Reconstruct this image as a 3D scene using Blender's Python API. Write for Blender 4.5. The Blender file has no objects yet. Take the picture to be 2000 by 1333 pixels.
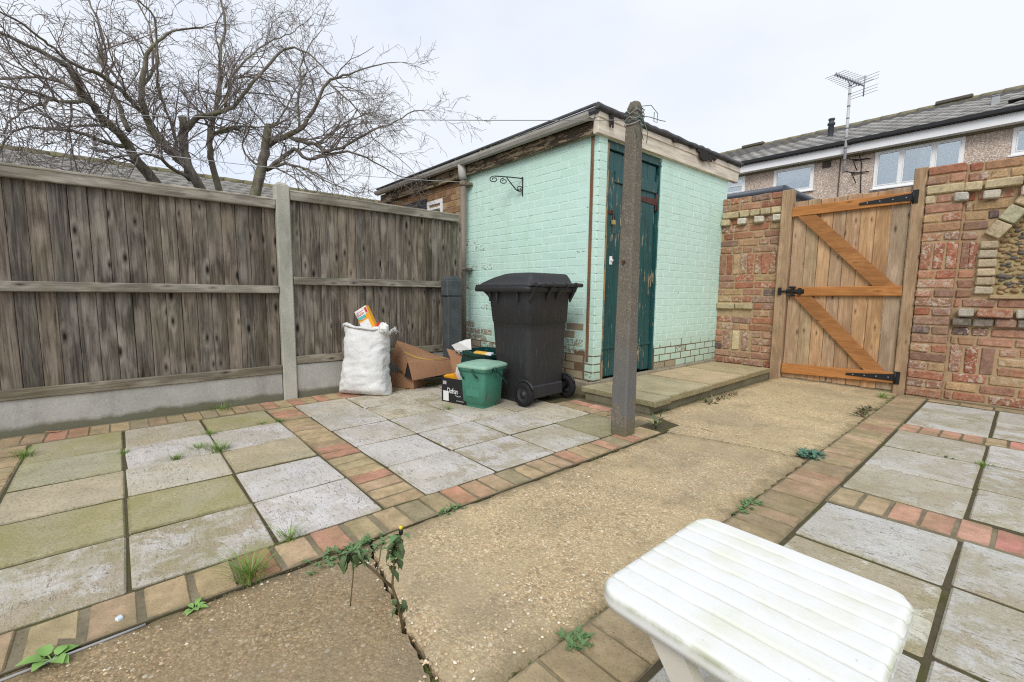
import bpy, math, random
from mathutils import Vector, Matrix
R = random.Random(7)
sc = bpy.context.scene
COL = sc.collection
PI = math.pi

# ------------------------------------------------------------------ camera
yaw, pitch, roll = math.radians(-48.889), math.radians(6.156), math.radians(0.594)
f0 = Vector((math.sin(yaw), math.cos(yaw), 0)); r0 = Vector((math.cos(yaw), -math.sin(yaw), 0)); u0 = Vector((0, 0, 1))
fw = f0*math.cos(pitch) - u0*math.sin(pitch); up = u0*math.cos(pitch) + f0*math.sin(pitch)
rt = r0*math.cos(roll) + up*math.sin(roll); up2 = up*math.cos(roll) - r0*math.sin(roll)
cd = bpy.data.cameras.new('camera'); cam = bpy.data.objects.new('camera', cd); COL.objects.link(cam)
cd.sensor_width = 36; cd.lens = 878.6/2000*36; cd.clip_start = 0.02; cd.clip_end = 600
mm = Matrix((( rt.x, up2.x, -fw.x, 0), (rt.y, up2.y, -fw.y, 0), (rt.z, up2.z, -fw.z, 0.92), (0, 0, 0, 1)))
cam.matrix_world = mm
sc.camera = cam

# ------------------------------------------------------------------ world: overcast sky
W = bpy.data.worlds.new('World'); sc.world = W; W.use_nodes = True
nt = W.node_tree; nt.nodes.clear()
out = nt.nodes.new('ShaderNodeOutputWorld'); bg = nt.nodes.new('ShaderNodeBackground')
sky = nt.nodes.new('ShaderNodeTexSky'); sky.sky_type = 'NISHITA'; sky.sun_disc = False
SUN_EL, SUN_AZ = 42, 146            # azimuth clockwise from +Y
sky.sun_elevation = math.radians(SUN_EL); sky.sun_rotation = math.radians(SUN_AZ); sky.air_density = 1.0
tc = nt.nodes.new('ShaderNodeTexCoord'); mp = nt.nodes.new('ShaderNodeMapping'); mp.inputs['Scale'].default_value = (1, 1, 2.2)
nz = nt.nodes.new('ShaderNodeTexNoise'); nz.inputs['Scale'].default_value = 1.7; nz.inputs['Detail'].default_value = 6; nz.inputs['Roughness'].default_value = .5
rp = nt.nodes.new('ShaderNodeValToRGB')
cr_ = rp.color_ramp; cr_.elements.new(.5)
for e_, (po, cc) in zip(cr_.elements, ((.34, (6.1, 6.7, 7.9, 1)), (.47, (6.9, 7.3, 8.0, 1)), (.62, (7.5, 7.75, 8.1, 1)))): e_.position = po; e_.color = cc
mx = nt.nodes.new('ShaderNodeMix'); mx.data_type = 'RGBA'; mx.inputs[0].default_value = .93
nt.links.new(tc.outputs['Generated'], mp.inputs['Vector']); nt.links.new(mp.outputs[0], nz.inputs['Vector'])
nt.links.new(nz.outputs[0], rp.inputs[0]); nt.links.new(sky.outputs[0], mx.inputs[6]); nt.links.new(rp.outputs[0], mx.inputs[7])
nt.links.new(mx.outputs[2], bg.inputs['Color']); bg.inputs['Strength'].default_value = .1
nt.links.new(bg.outputs[0], out.inputs['Surface'])

# ------------------------------------------------------------------ sun behind thick cloud
sl = bpy.data.lights.new('sun', 'SUN'); sl.energy = 1.5; sl.angle = math.radians(26); sl.color = (1, .97, .92)
so = bpy.data.objects.new('sun', sl); COL.objects.link(so)
az, el = math.radians(SUN_AZ), math.radians(SUN_EL)
sd = Vector((math.sin(az)*math.cos(el), math.cos(az)*math.cos(el), math.sin(el)))
so.rotation_euler = sd.to_track_quat('Z', 'Y').to_euler()
so.location = (0, 0, 20)

vs = sc.view_settings
vs.view_transform = 'Standard'; vs.look = 'None'; vs.gamma = 1; vs.use_curve_mapping = False; vs.exposure = 0.38
sc.cycles.max_bounces = 6; sc.cycles.use_denoising = False; sc.cycles.filter_width = 1.15; sc.cycles.adaptive_threshold = .005
sc.cycles.sample_clamp_indirect = 4

# ------------------------------------------------------------------ helpers
def srgb(r, g, b, k=1.0):
    f = lambda c: (c/255/12.92 if c/255 <= .04045 else ((c/255+.055)/1.055)**2.4)*k
    return (f(r), f(g), f(b))

class MB:
    """a bag of geometry that becomes one mesh"""
    def __init__(s): s.v = []; s.f = []; s.sm = []; s.mi = []
    def add(s, vs_, fs_, smooth=False, mi=0):
        o = len(s.v); s.v += [tuple(v) for v in vs_]
        for f in fs_: s.f.append([o+i for i in f]); s.sm.append(smooth); s.mi.append(mi)
        return s
    def box(s, x0, x1, y0, y1, z0, z1, b=0.0, jit=0.0, mi=0, rnd=R):
        vs_, fs_ = chbox(x1-x0, y1-y0, z1-z0, b, jit, rnd)
        c = ((x0+x1)/2, (y0+y1)/2, (z0+z1)/2)
        return s.add([(v[0]+c[0], v[1]+c[1], v[2]+c[2]) for v in vs_], fs_, False, mi)
    def tube(s, pts, rad, n=6, cap=True, mi=0, smooth=True):
        pts = [Vector(p) for p in pts]
        if not isinstance(rad, (list, tuple)): rad = [rad]*len(pts)
        base = len(s.v); up = Vector((0, 0, 1)); prev = None
        for i, p in enumerate(pts):
            t = (pts[min(i+1, len(pts)-1)] - pts[max(i-1, 0)])
            if t.length < 1e-9: t = Vector((0, 0, 1))
            t.normalize()
            if prev is None:
                a = t.cross(up if abs(t.z) < .95 else Vector((1, 0, 0))); a.normalize()
            else:
                a = prev - t*prev.dot(t)
                if a.length < 1e-6: a = t.orthogonal()
                a.normalize()
            prev = a; b = t.cross(a)
            for k in range(n):
                an = 2*PI*k/n
                q = p + (a*math.cos(an) + b*math.sin(an))*rad[i]
                s.v.append((q.x, q.y, q.z))
        for i in range(len(pts)-1):
            for k in range(n):
                s.f.append([base+i*n+k, base+i*n+(k+1) % n, base+(i+1)*n+(k+1) % n, base+(i+1)*n+k]); s.sm.append(smooth); s.mi.append(mi)
        if cap:
            s.f.append([base+k for k in range(n)][::-1]); s.sm.append(False); s.mi.append(mi)
            e = base+(len(pts)-1)*n
            s.f.append([e+k for k in range(n)]); s.sm.append(False); s.mi.append(mi)
        return s
    def lathe(s, prof, n=20, axis='z', c=(0, 0, 0), mi=0, smooth=True):
        base = len(s.v)
        for (r, h) in prof:
            for k in range(n):
                a = 2*PI*k/n; p = (r*math.cos(a), r*math.sin(a), h)
                if axis == 'y': p = (p[0], p[2], p[1])
                if axis == 'x': p = (p[2], p[0], p[1])
                s.v.append((p[0]+c[0], p[1]+c[1], p[2]+c[2]))
        for i in range(len(prof)-1):
            for k in range(n):
                q = [base+i*n+k, base+i*n+(k+1) % n, base+(i+1)*n+(k+1) % n, base+(i+1)*n+k]
                if axis == 'y': q = q[::-1]
                s.f.append(q); s.sm.append(smooth); s.mi.append(mi)
        return s
    def prism(s, poly, depth, M_=None, mi=0):
        """2-D polygon (x,z) pushed along y by depth"""
        n = len(poly); base = [(p[0], 0, p[1]) for p in poly] + [(p[0], depth, p[1]) for p in poly]
        if M_ is not None: base = [tuple(M_ @ Vector(v)) for v in base]
        fs_ = [list(range(n)), list(range(2*n-1, n-1, -1))] + [[(i+1) % n, i, n+i, n+(i+1) % n] for i in range(n)]
        return s.add(base, fs_, False, mi)
    def mesh(s, name, mats):
        me = bpy.data.meshes.new(name); me.from_pydata(s.v, [], s.f)
        if not isinstance(mats, (list, tuple)): mats = [mats]
        for m in mats: me.materials.append(m)
        me.polygons.foreach_set('use_smooth', s.sm); me.polygons.foreach_set('material_index', s.mi)
        me.update(); return me
    def fix(s):
        return s

def chbox(sx, sy, sz, b, jit=0.0, rnd=R):
    h = (sx/2, sy/2, sz/2); b = min(b, .45*min(sx, sy, sz))
    if b <= 0:
        vs_ = [(i*h[0], j*h[1], k*h[2]) for i in (-1, 1) for j in (-1, 1) for k in (-1, 1)]
        return vs_, [[0, 1, 3, 2], [4, 6, 7, 5], [0, 4, 5, 1], [2, 3, 7, 6], [0, 2, 6, 4], [1, 5, 7, 3]]
    vs_ = []; idx = {}
    for i in (-1, 1):
        for j in (-1, 1):
            for k in (-1, 1):
                sg = (i, j, k); jj = [rnd.uniform(-jit, jit) for _ in range(3)]
                for a in range(3):
                    p = [sg[q]*(h[q] - (0 if q == a else b)) + jj[q] for q in range(3)]
                    idx[(i, j, k, a)] = len(vs_); vs_.append(tuple(p))
    fs_ = []
    def put(ids):
        c = Vector((0, 0, 0))
        for q in ids: c += Vector(vs_[q])
        n = (Vector(vs_[ids[1]])-Vector(vs_[ids[0]])).cross(Vector(vs_[ids[2]])-Vector(vs_[ids[0]]))
        fs_.append(ids if n.dot(c) > 0 else ids[::-1])
    for a in range(3):
        o = [q for q in range(3) if q != a]
        for s_ in (-1, 1):
            ids = []
            for (u, v) in ((-1, -1), (1, -1), (1, 1), (-1, 1)):
                key = [0, 0, 0]; key[a] = s_; key[o[0]] = u; key[o[1]] = v
                ids.append(idx[tuple(key)+(a,)])
            put(ids)
        for (u, v) in ((-1, -1), (1, -1), (1, 1), (-1, 1)):      # edges along axis a, between faces o0,o1
            k0 = [0, 0, 0]; k0[a] = -1; k0[o[0]] = u; k0[o[1]] = v; k1 = list(k0); k1[a] = 1
            put([idx[tuple(k0)+(o[0],)], idx[tuple(k1)+(o[0],)], idx[tuple(k1)+(o[1],)], idx[tuple(k0)+(o[1],)]])
    for i in (-1, 1):
        for j in (-1, 1):
            for k in (-1, 1): put([idx[(i, j, k, a)] for a in range(3)])
    return vs_, fs_

WL = {}
def empty(name, loc=(0, 0, 0), rz=0):
    o = bpy.data.objects.new(name, None); o.empty_display_size = .1; COL.objects.link(o)
    o.location = loc; o.rotation_euler = (0, 0, rz); WL[o] = Vector(loc); return o
def tag(o, label=None, cat=None, group=None, kind=None):
    if label: o['label'] = label
    if cat: o['category'] = cat
    if group: o['group'] = group
    if kind: o['kind'] = kind
    return o
def obj(name, me, parent=None, loc=(0, 0, 0), rot=None, color=None, local=False, kind=None):
    """link a mesh; loc is in world axes unless local (parents never scaled)"""
    o = bpy.data.objects.new(name, me); COL.objects.link(o)
    l = Vector(loc)
    if parent is not None:
        o.parent = parent
        o.location = l if local else l - WL[parent]
    else: o.location = l
    WL[o] = l if not (local and parent is not None) else l + WL[parent]
    if rot: o.rotation_euler = rot
    if color: o.color = tuple(color)+((1.0,) if len(color) == 3 else ())
    if kind: o['kind'] = kind
    return o

# ------------------------------------------------------------------ materials
class NT:
    def __init__(s, name, rough=.85, spec=.3):
        s.m = bpy.data.materials.new(name); s.m.use_nodes = True; s.t = s.m.node_tree
        s.b = s.t.nodes['Principled BSDF']; s.b.inputs['Roughness'].default_value = rough
        s.b.inputs['Specular IOR Level'].default_value = spec
        g = s.t.nodes.new('ShaderNodeNewGeometry'); s.P = g.outputs['Position']; s.N = g.outputs['Normal']
        oi = s.t.nodes.new('ShaderNodeObjectInfo'); s.oc = oi.outputs['Color']; s.oa = oi.outputs['Alpha']; s.rnd = oi.outputs['Random']
        c = s.t.nodes.new('ShaderNodeCombineXYZ')
        for i, k in enumerate((37.1, 91.7, 53.3)): s.l(s.mth('MULTIPLY', s.rnd, k), c.inputs[i])
        v = s.t.nodes.new('ShaderNodeVectorMath'); s.l(s.P, v.inputs[0]); s.l(c.outputs[0], v.inputs[1]); s.PR = v.outputs[0]
        sp = s.t.nodes.new('ShaderNodeSeparateXYZ'); s.l(s.P, sp.inputs[0]); s.x, s.y, s.z = sp.outputs
        s.half = s.mth('SUBTRACT', s.rnd, .5)
    def l(s, a, b): s.t.links.new(a, b)
    def setin(s, sock, v):
        if isinstance(v, bpy.types.NodeSocket): s.l(v, sock)
        elif v is not None:
            if isinstance(v, (tuple, list)) and len(v) == 3 and sock.type == 'RGBA': v = tuple(v)+(1,)
            sock.default_value = v
    def edge(s):
        """0 at the rim of the piece's top face, .5 in its middle"""
        t_ = s.t.nodes.new('ShaderNodeTexCoord'); q = s.t.nodes.new('ShaderNodeSeparateXYZ'); s.l(t_.outputs['Generated'], q.inputs[0])
        f = lambda a: s.mth('MINIMUM', a, s.mth('SUBTRACT', 1.0, a))
        return s.mth('MINIMUM', f(q.outputs[0]), f(q.outputs[1]))
    def mth(s, op, a, b=None, clamp=False):
        n = s.t.nodes.new('ShaderNodeMath'); n.operation = op; n.use_clamp = clamp
        s.setin(n.inputs[0], a)
        if b is not None: s.setin(n.inputs[1], b)
        return n.outputs[0]
    def map(s, vec, scale=(1, 1, 1), rot=(0, 0, 0), loc=(0, 0, 0)):
        n = s.t.nodes.new('ShaderNodeMapping'); s.l(vec, n.inputs[0]); n.inputs['Scale'].default_value = scale
        n.inputs['Rotation'].default_value = rot; n.inputs['Location'].default_value = loc; return n.outputs[0]
    def noise(s, vec, scale, detail=4, rough=.55, dist=0):
        n = s.t.nodes.new('ShaderNodeTexNoise'); s.l(vec, n.inputs['Vector']); n.inputs['Scale'].default_value = scale
        n.inputs['Detail'].default_value = detail; n.inputs['Roughness'].default_value = rough; n.inputs['Distortion'].default_value = dist
        return n.outputs[0]
    def vor(s, vec, scale, feature='F1', out='Distance', rand=1.0):
        n = s.t.nodes.new('ShaderNodeTexVoronoi'); n.feature = feature; s.l(vec, n.inputs['Vector']); n.inputs['Scale'].default_value = scale
        n.inputs['Randomness'].default_value = rand; return n.outputs[out]
    def ramp(s, fac, stops, interp='LINEAR'):
        n = s.t.nodes.new('ShaderNodeValToRGB'); s.setin(n.inputs[0], fac); cr = n.color_ramp; cr.interpolation = interp
        while len(cr.elements) < len(stops): cr.elements.new(.5)
        for e, (p, c) in zip(cr.elements, stops):
            e.position = p
            e.color = (c, c, c, 1) if isinstance(c, (int, float)) else tuple(c)+(1,)
        return n.outputs[0]
    def mix(s, fac, a, b, blend='MIX'):
        n = s.t.nodes.new('ShaderNodeMix'); n.data_type = 'RGBA'; n.blend_type = blend; n.clamp_factor = True
        s.setin(n.inputs[0], fac); s.setin(n.inputs[6], a); s.setin(n.inputs[7], b); return n.outputs[2]
    def hsv(s, col, val):
        n = s.t.nodes.new('ShaderNodeHueSaturation'); s.setin(n.inputs['Color'], col); s.setin(n.inputs['Value'], val); return n.outputs[0]
    def bump(s, h, strength=.5, dist=.01):
        n = s.t.nodes.new('ShaderNodeBump'); s.l(h, n.inputs['Height']); n.inputs['Strength'].default_value = strength; n.inputs['Distance'].default_value = dist
        s.l(n.outputs[0], s.b.inputs['Normal'])
    def base(s, c): s.setin(s.b.inputs['Base Color'], c); return s
    def done(s): return s.m

def smooth(n, fac, a, b):
    return n.ramp(fac, [(a, 0.0), (b, 1.0)])

def m_plain(name, col, rough=.6, spec=.4, var=.12, scale=12, bump=.0):
    n = NT(name, rough, spec); f = n.noise(n.PR, scale, 4)
    n.base(n.hsv(col if isinstance(col, bpy.types.NodeSocket) else tuple(col), n.ramp(f, [(.25, 1-var), (.75, 1+var)])))
    if bump: n.bump(n.noise(n.PR, scale*8, 4), bump, .004)
    return n.done()

def mk_slab():
    # riven flagstone: tint in the object colour, moss amount in its alpha
    n = NT('riven_stone', .9, .2)
    big = n.noise(n.PR, 3.0, 5, .62, .9)
    patch = n.mth('ADD', n.noise(n.PR, 4.6, 7, .70, .35), n.mth('MULTIPLY', n.half, .16))
    st = n.map(n.PR, (2.6, 11, 3), (0, 0, .35)); s1 = n.noise(st, 2.2, 5, .6, 1.6)
    line = n.ramp(n.mth('ABSOLUTE', n.mth('SUBTRACT', s1, .5)), [(.0, 1), (.016, 0)])
    s2 = n.noise(n.map(n.PR, (22, 60, 22), (0, 0, .3)), 1.6, 4, .65, .8)
    fine = n.noise(n.PR, 190, 3, .75); mid = n.noise(n.PR, 38, 4, .7)
    ed = n.edge()
    c = n.mix(n.ramp(big, [(.35, 0), (.66, 1)]), n.oc, n.mix(.6, n.oc, (.56, .545, .54)))
    brown = n.mix(fine, (.27, .21, .13), (.44, .36, .23))
    c = n.mix(n.mth('MULTIPLY', n.ramp(patch, [(.53, 0), (.565, .8), (.7, .95)]), n.mth('ADD', .35, n.mth('MULTIPLY', n.oa, .65))), c, brown)
    c = n.mix(n.mth('MULTIPLY', line, n.ramp(n.noise(n.PR, 6, 3), [(.46, 0), (.56, .8)])), c, (.12, .10, .075))
    c = n.mix(n.ramp(s2, [(.60, 0), (.66, .8)]), c, (.12, .10, .075))                    # dark chips along the rivings
    c = n.mix(n.ramp(mid, [(.60, 0), (.68, .45)]), c, (.16, .13, .09))
    moss = n.mth('MULTIPLY', n.ramp(n.noise(n.PR, 5.2, 6, .7, .6), [(.46, 0), (.58, .85)]), n.oa)
    moss = n.mth('MAXIMUM', moss, n.mth('MULTIPLY', n.ramp(n.mth('ADD', ed, n.mth('MULTIPLY', n.mth('SUBTRACT', mid, .5), .16)), [(.0, .8), (.045, 0)]), n.ramp(n.noise(n.PR, 4, 4), [(.42, 0), (.6, .9)])))
    c = n.mix(moss, c, n.mix(fine, (.24, .21, .10), (.40, .35, .20)))
    run = n.noise(n.P, 1.5, 7, .66, .5)
    c = n.mix(n.ramp(run, [(.47, 0), (.66, .55)]), c, n.mix(fine, (.26, .225, .13), (.42, .37, .25)))
    c = n.hsv(c, n.ramp(fine, [(.3, .80), (.7, 1.13)]))
    n.base(c)
    h = n.mth('ADD', n.mth('MULTIPLY', s1, .9), n.mth('ADD', n.mth('MULTIPLY', n.ramp(patch, [(.53, 1), (.57, 0)]), .22), n.mth('ADD', n.mth('MULTIPLY', s2, -.25), n.mth('MULTIPLY', fine, .14))))
    n.bump(h, .6, .010)
    return n.done()
def mk_slab2():
    # gritty weathered concrete flag with algae
    n = NT('gritty_flag', .92, .2)
    g = n.noise(n.PR, 95, 3, .75); g2 = n.noise(n.PR, 40, 4, .7); big = n.noise(n.PR, 4.5, 5, .62, .6); ed = n.edge()
    c = n.hsv(n.oc, n.ramp(big, [(.3, .80), (.7, 1.18)]))
    c = n.mix(n.ramp(g, [(.56, 0), (.64, .7)]), c, (.52, .45, .28))
    c = n.mix(n.ramp(g, [(.34, .7), (.44, 0)]), c, (.11, .095, .05))
    c = n.mix(n.ramp(g2, [(.6, 0), (.7, .4)]), c, (.16, .14, .07))
    c = n.mix(n.mth('MULTIPLY', n.ramp(n.noise(n.PR, 3.4, 5, .6), [(.42, 0), (.62, .75)]), n.oa), c, n.mix(g, (.24, .215, .08), (.36, .325, .14)))
    run = n.noise(n.P, 1.5, 7, .66, .5)
    c = n.mix(n.ramp(run, [(.30, .5), (.50, 0)]), c, n.mix(g, (.36, .33, .26), (.52, .48, .38)))
    c = n.mix(n.ramp(n.mth('ADD', ed, n.mth('MULTIPLY', n.mth('SUBTRACT', g2, .5), .1)), [(.0, .6), (.035, 0)]), c, (.13, .12, .05))
    n.base(c); n.bump(g, .55, .005); return n.done()
def mk_paver():
    n = NT('clay_paver', .88, .22)
    f = n.noise(n.PR, 14, 5, .65); g = n.noise(n.PR, 140, 3, .7)
    c = n.hsv(n.oc, n.ramp(f, [(.3, .72), (.7, 1.18)]))
    c = n.mix(n.ramp(g, [(.58, 0), (.7, .55)]), c, (.42, .36, .26))
    c = n.mix(n.ramp(g, [(.3, .6), (.43, 0)]), c, (.09, .065, .04))
    c = n.mix(n.ramp(n.noise(n.P, 6, 5, .6), [(.46, 0), (.64, .55)]), c, (.24, .20, .10))
    c = n.mix(n.ramp(n.mth('ADD', n.edge(), n.mth('MULTIPLY', n.mth('SUBTRACT', f, .5), .2)), [(.0, .6), (.07, 0)]), c, (.16, .135, .075))
    n.base(c); n.bump(n.mth('ADD', n.mth('MULTIPLY', f, .6), g), .4, .004); return n.done()
def mk_path():
    n = NT('exposed_aggregate', .9, .25)
    p = n.map(n.P, (1, 1, 1))
    vc = n.vor(p, 92, out='Color'); vd = n.vor(p, 92); vc2 = n.vor(p, 190, out='Color'); vd2 = n.vor(p, 190)
    big = n.noise(n.P, 1.6, 5, .6, .4); mid = n.noise(n.P, 8, 4, .65)
    sep = n.t.nodes.new('ShaderNodeSeparateColor'); n.l(vc, sep.inputs[0])
    sep2 = n.t.nodes.new('ShaderNodeSeparateColor'); n.l(vc2, sep2.inputs[0])
    st = [(.0, (.30, .22, .14)), (.16, (.58, .44, .28)), (.38, (.70, .55, .34)), (.58, (.62, .46, .30)), (.75, (.80, .66, .46)), (.9, (.46, .29, .18)), (.96, (.85, .79, .68))]
    c1 = n.ramp(sep.outputs[0], st, 'CONSTANT'); c2 = n.ramp(sep2.outputs[0], st, 'CONSTANT')
    c = n.mix(n.ramp(sep.outputs[1], [(.45, 0), (.5, 1)]), c1, c2)
    matrix = n.mix(mid, (.40, .325, .20), (.56, .46, .30))
    gap = n.mix(n.ramp(sep.outputs[1], [(.45, 0), (.5, 1)]), vd, vd2)
    c = n.mix(n.ramp(gap, [(.40, 0), (.60, .8)]), c, n.mix(.35, matrix, (.17, .13, .075)))
    worn = n.ramp(n.noise(n.P, 2.3, 6, .68, .8), [(.45, 0), (.66, .85)])
    c = n.mix(worn, c, n.mix(n.noise(n.P, 120, 3, .7), n.mix(.25, matrix, (.2, .15, .08)), matrix))
    c = n.mix(.15, c, matrix)
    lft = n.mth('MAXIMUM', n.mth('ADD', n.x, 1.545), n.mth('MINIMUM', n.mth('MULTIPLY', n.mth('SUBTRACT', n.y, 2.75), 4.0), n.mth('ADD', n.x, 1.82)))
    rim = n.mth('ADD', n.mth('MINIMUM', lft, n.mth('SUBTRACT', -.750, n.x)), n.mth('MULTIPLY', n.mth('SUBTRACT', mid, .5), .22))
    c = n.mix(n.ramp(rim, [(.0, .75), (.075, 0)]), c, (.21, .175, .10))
    c = n.mix(1.0, c, n.oc, 'MULTIPLY')
    c = n.hsv(c, n.ramp(big, [(.3, .85), (.7, 1.12)]))
    c = n.mix(n.ramp(n.noise(n.P, 4.5, 6, .7), [(.52, 0), (.70, .5)]), c, (.20, .165, .10))
    c = n.mix(n.ramp(n.noise(n.P, 1.1, 5, .6), [(.48, 0), (.62, .35)]), c, (.30, .25, .18))
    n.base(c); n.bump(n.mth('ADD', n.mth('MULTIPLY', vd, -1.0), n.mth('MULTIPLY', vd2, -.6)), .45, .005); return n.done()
def mk_soil():
    n = NT('joint_soil', .95, .1); f = n.noise(n.P, 45, 5, .7); g = n.noise(n.P, 5, 4)
    n.base(n.mix(n.ramp(g, [(.45, 0), (.62, .8)]), n.mix(f, (.04, .034, .022), (.15, .125, .08)), n.mix(f, (.045, .05, .015), (.13, .125, .045))))
    n.bump(f, .8, .006); return n.done()
def mk_wood(name, grain='z', pale=(.40, .36, .30), dark=(.09, .075, .06), knots=True, rough=.85, stain=.0, useoc=True, green=0.0):
    n = NT(name, rough, .2)
    a = {'x': (1.3, 30, 30), 'y': (30, 1.3, 30), 'z': (30, 30, 1.3)}[grain]
    kk = {'x': (2.2, 9, 9), 'y': (9, 2.2, 9), 'z': (9, 9, 2.2)}[grain]
    sp = n.t.nodes.new('ShaderNodeSeparateXYZ'); n.l(n.PR, sp.inputs[0]); cb = n.t.nodes.new('ShaderNodeCombineXYZ')
    al = {'x': 0, 'y': 1, 'z': 2}[grain]
    ac = sp.outputs[2] if grain in 'xy' else n.mth('ADD', sp.outputs[0], sp.outputs[1])
    n.l(n.mth('MULTIPLY', ac, 10.5), cb.inputs[0]); n.l(n.mth('MULTIPLY', sp.outputs[al], 3.4), cb.inputs[1])
    vn = n.t.nodes.new('ShaderNodeTexVoronoi'); vn.voronoi_dimensions = '2D'; n.l(cb.outputs[0], vn.inputs['Vector']); vn.inputs['Scale'].default_value = 1.0
    kd = vn.outputs['Distance']
    warp = n.mth('MULTIPLY', n.ramp(kd, [(0, 1), (.35, 0)]), .35) if knots else 0.0
    g = n.noise(n.map(n.PR, a), 1.6, 6, .66, 1.0)
    g = n.mth('ADD', g, warp) if knots else g
    fine = n.noise(n.map(n.PR, tuple(q*4 for q in a)), 1.5, 4, .7)
    blot = n.noise(n.map(n.PR, tuple(max(1.2, q*.14) for q in a)), 1.7, 5, .62, .8)
    c = n.mix(n.ramp(g, [(.32, 0), (.68, 1)]), dark, pale)
    c = n.hsv(c, n.ramp(fine, [(.3, .78), (.7, 1.2)]))
    c = n.mix(n.ramp(blot, [(.30, .75), (.56, 0)]), c, tuple(q*.75 for q in dark))
    if stain: c = n.mix(n.ramp(n.noise(n.map(n.P, (7, 7, 1.0)), 1.3, 5, .65, .7), [(.52, 0), (.66, stain)]), c, tuple(min(1, q*1.15) for q in pale))
    if green: c = n.mix(n.mth('MULTIPLY', n.ramp(n.noise(n.P, 3.2, 5, .6), [(.42, 0), (.66, 1)]), green), c, (.17, .155, .07))
    pick = n.t.nodes.new('ShaderNodeSeparateColor'); n.l(vn.outputs['Color'], pick.inputs[0])
    if knots:
        kk_ = n.mth('ADD', kd, n.mth('MULTIPLY', pick.outputs[1], .10)); on = n.ramp(pick.outputs[0], [(.52, 0), (.56, 1)])
        c = n.mix(n.mth('MULTIPLY', on, n.ramp(kk_, [(.10, .8), (.24, 0)])), c, tuple(q*.75 for q in dark))
        c = n.mix(n.mth('MULTIPLY', on, n.ramp(kk_, [(.07, .9), (.12, 0)])), c, tuple(q*.28 for q in dark))
    if useoc: c = n.mix(1.0, c, n.oc, 'MULTIPLY')
    n.base(c); n.bump(n.mth('ADD', g, n.mth('MULTIPLY', fine, .6)), .35, .004); return n.done()
def mk_concrete(name, c0, c1, algae=.0, scale=1.0):
    n = NT(name, .9, .2); f = n.noise(n.PR, 5*scale, 5, .65, .3); g = n.noise(n.PR, 150*scale, 3, .7)
    c = n.mix(n.ramp(f, [(.3, 0), (.7, 1)]), c0, c1)
    c = n.mix(n.ramp(g, [(.60, 0), (.72, .45)]), c, tuple(min(.8, q*1.6) for q in c1))
    c = n.mix(n.ramp(g, [(.28, .6), (.42, 0)]), c, tuple(q*.4 for q in c0))
    if algae:
        low = n.mth('ADD', n.ramp(n.z, [(0.0, 1.0), (.085, 0)]), n.mth('MULTIPLY', n.noise(n.P, 8, 4), .9))
        c = n.mix(n.mth('MULTIPLY', n.ramp(low, [(.62, 0), (1.15, 1)]), algae), c, (.10, .095, .04))
    c = n.mix(n.ramp(n.noise(n.map(n.P, (3, 3, 1)), 1.6, 6, .68), [(.50, 0), (.68, .5)]), c, tuple(q*.55 for q in c0))
    n.base(c); n.bump(g, .35, .003); return n.done()
def mk_redbrick():
    # reclaimed brick: tint in object colour, whitewash left on it in alpha
    n = NT('reclaimed_brick', .9, .2)
    f = n.noise(n.PR, 22, 5, .68, .4); g = n.noise(n.PR, 120, 3, .7)
    c = n.hsv(n.oc, n.ramp(f, [(.28, .62), (.72, 1.35)]))
    c = n.mix(n.ramp(g, [(.3, .6), (.42, 0)]), c, (.05, .03, .025))
    c = n.mix(n.ramp(n.noise(n.PR, 11, 5, .7), [(.54, 0), (.68, .55)]), c, (.13, .085, .07))
    w = n.mth('MULTIPLY', n.ramp(n.noise(n.PR, 30, 6, .72, .6), [(.50, 0), (.58, .9)]), n.oa)
    c = n.mix(w, c, n.mix(g, (.42, .34, .25), (.64, .57, .47)))
    c = n.mix(n.ramp(n.noise(n.P, 3, 5, .65), [(.54, 0), (.72, .35)]), c, (.36, .26, .14))
    n.base(c); n.bump(n.mth('ADD', f, n.mth('MULTIPLY', g, .5)), .7, .008); return n.done()
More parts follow.
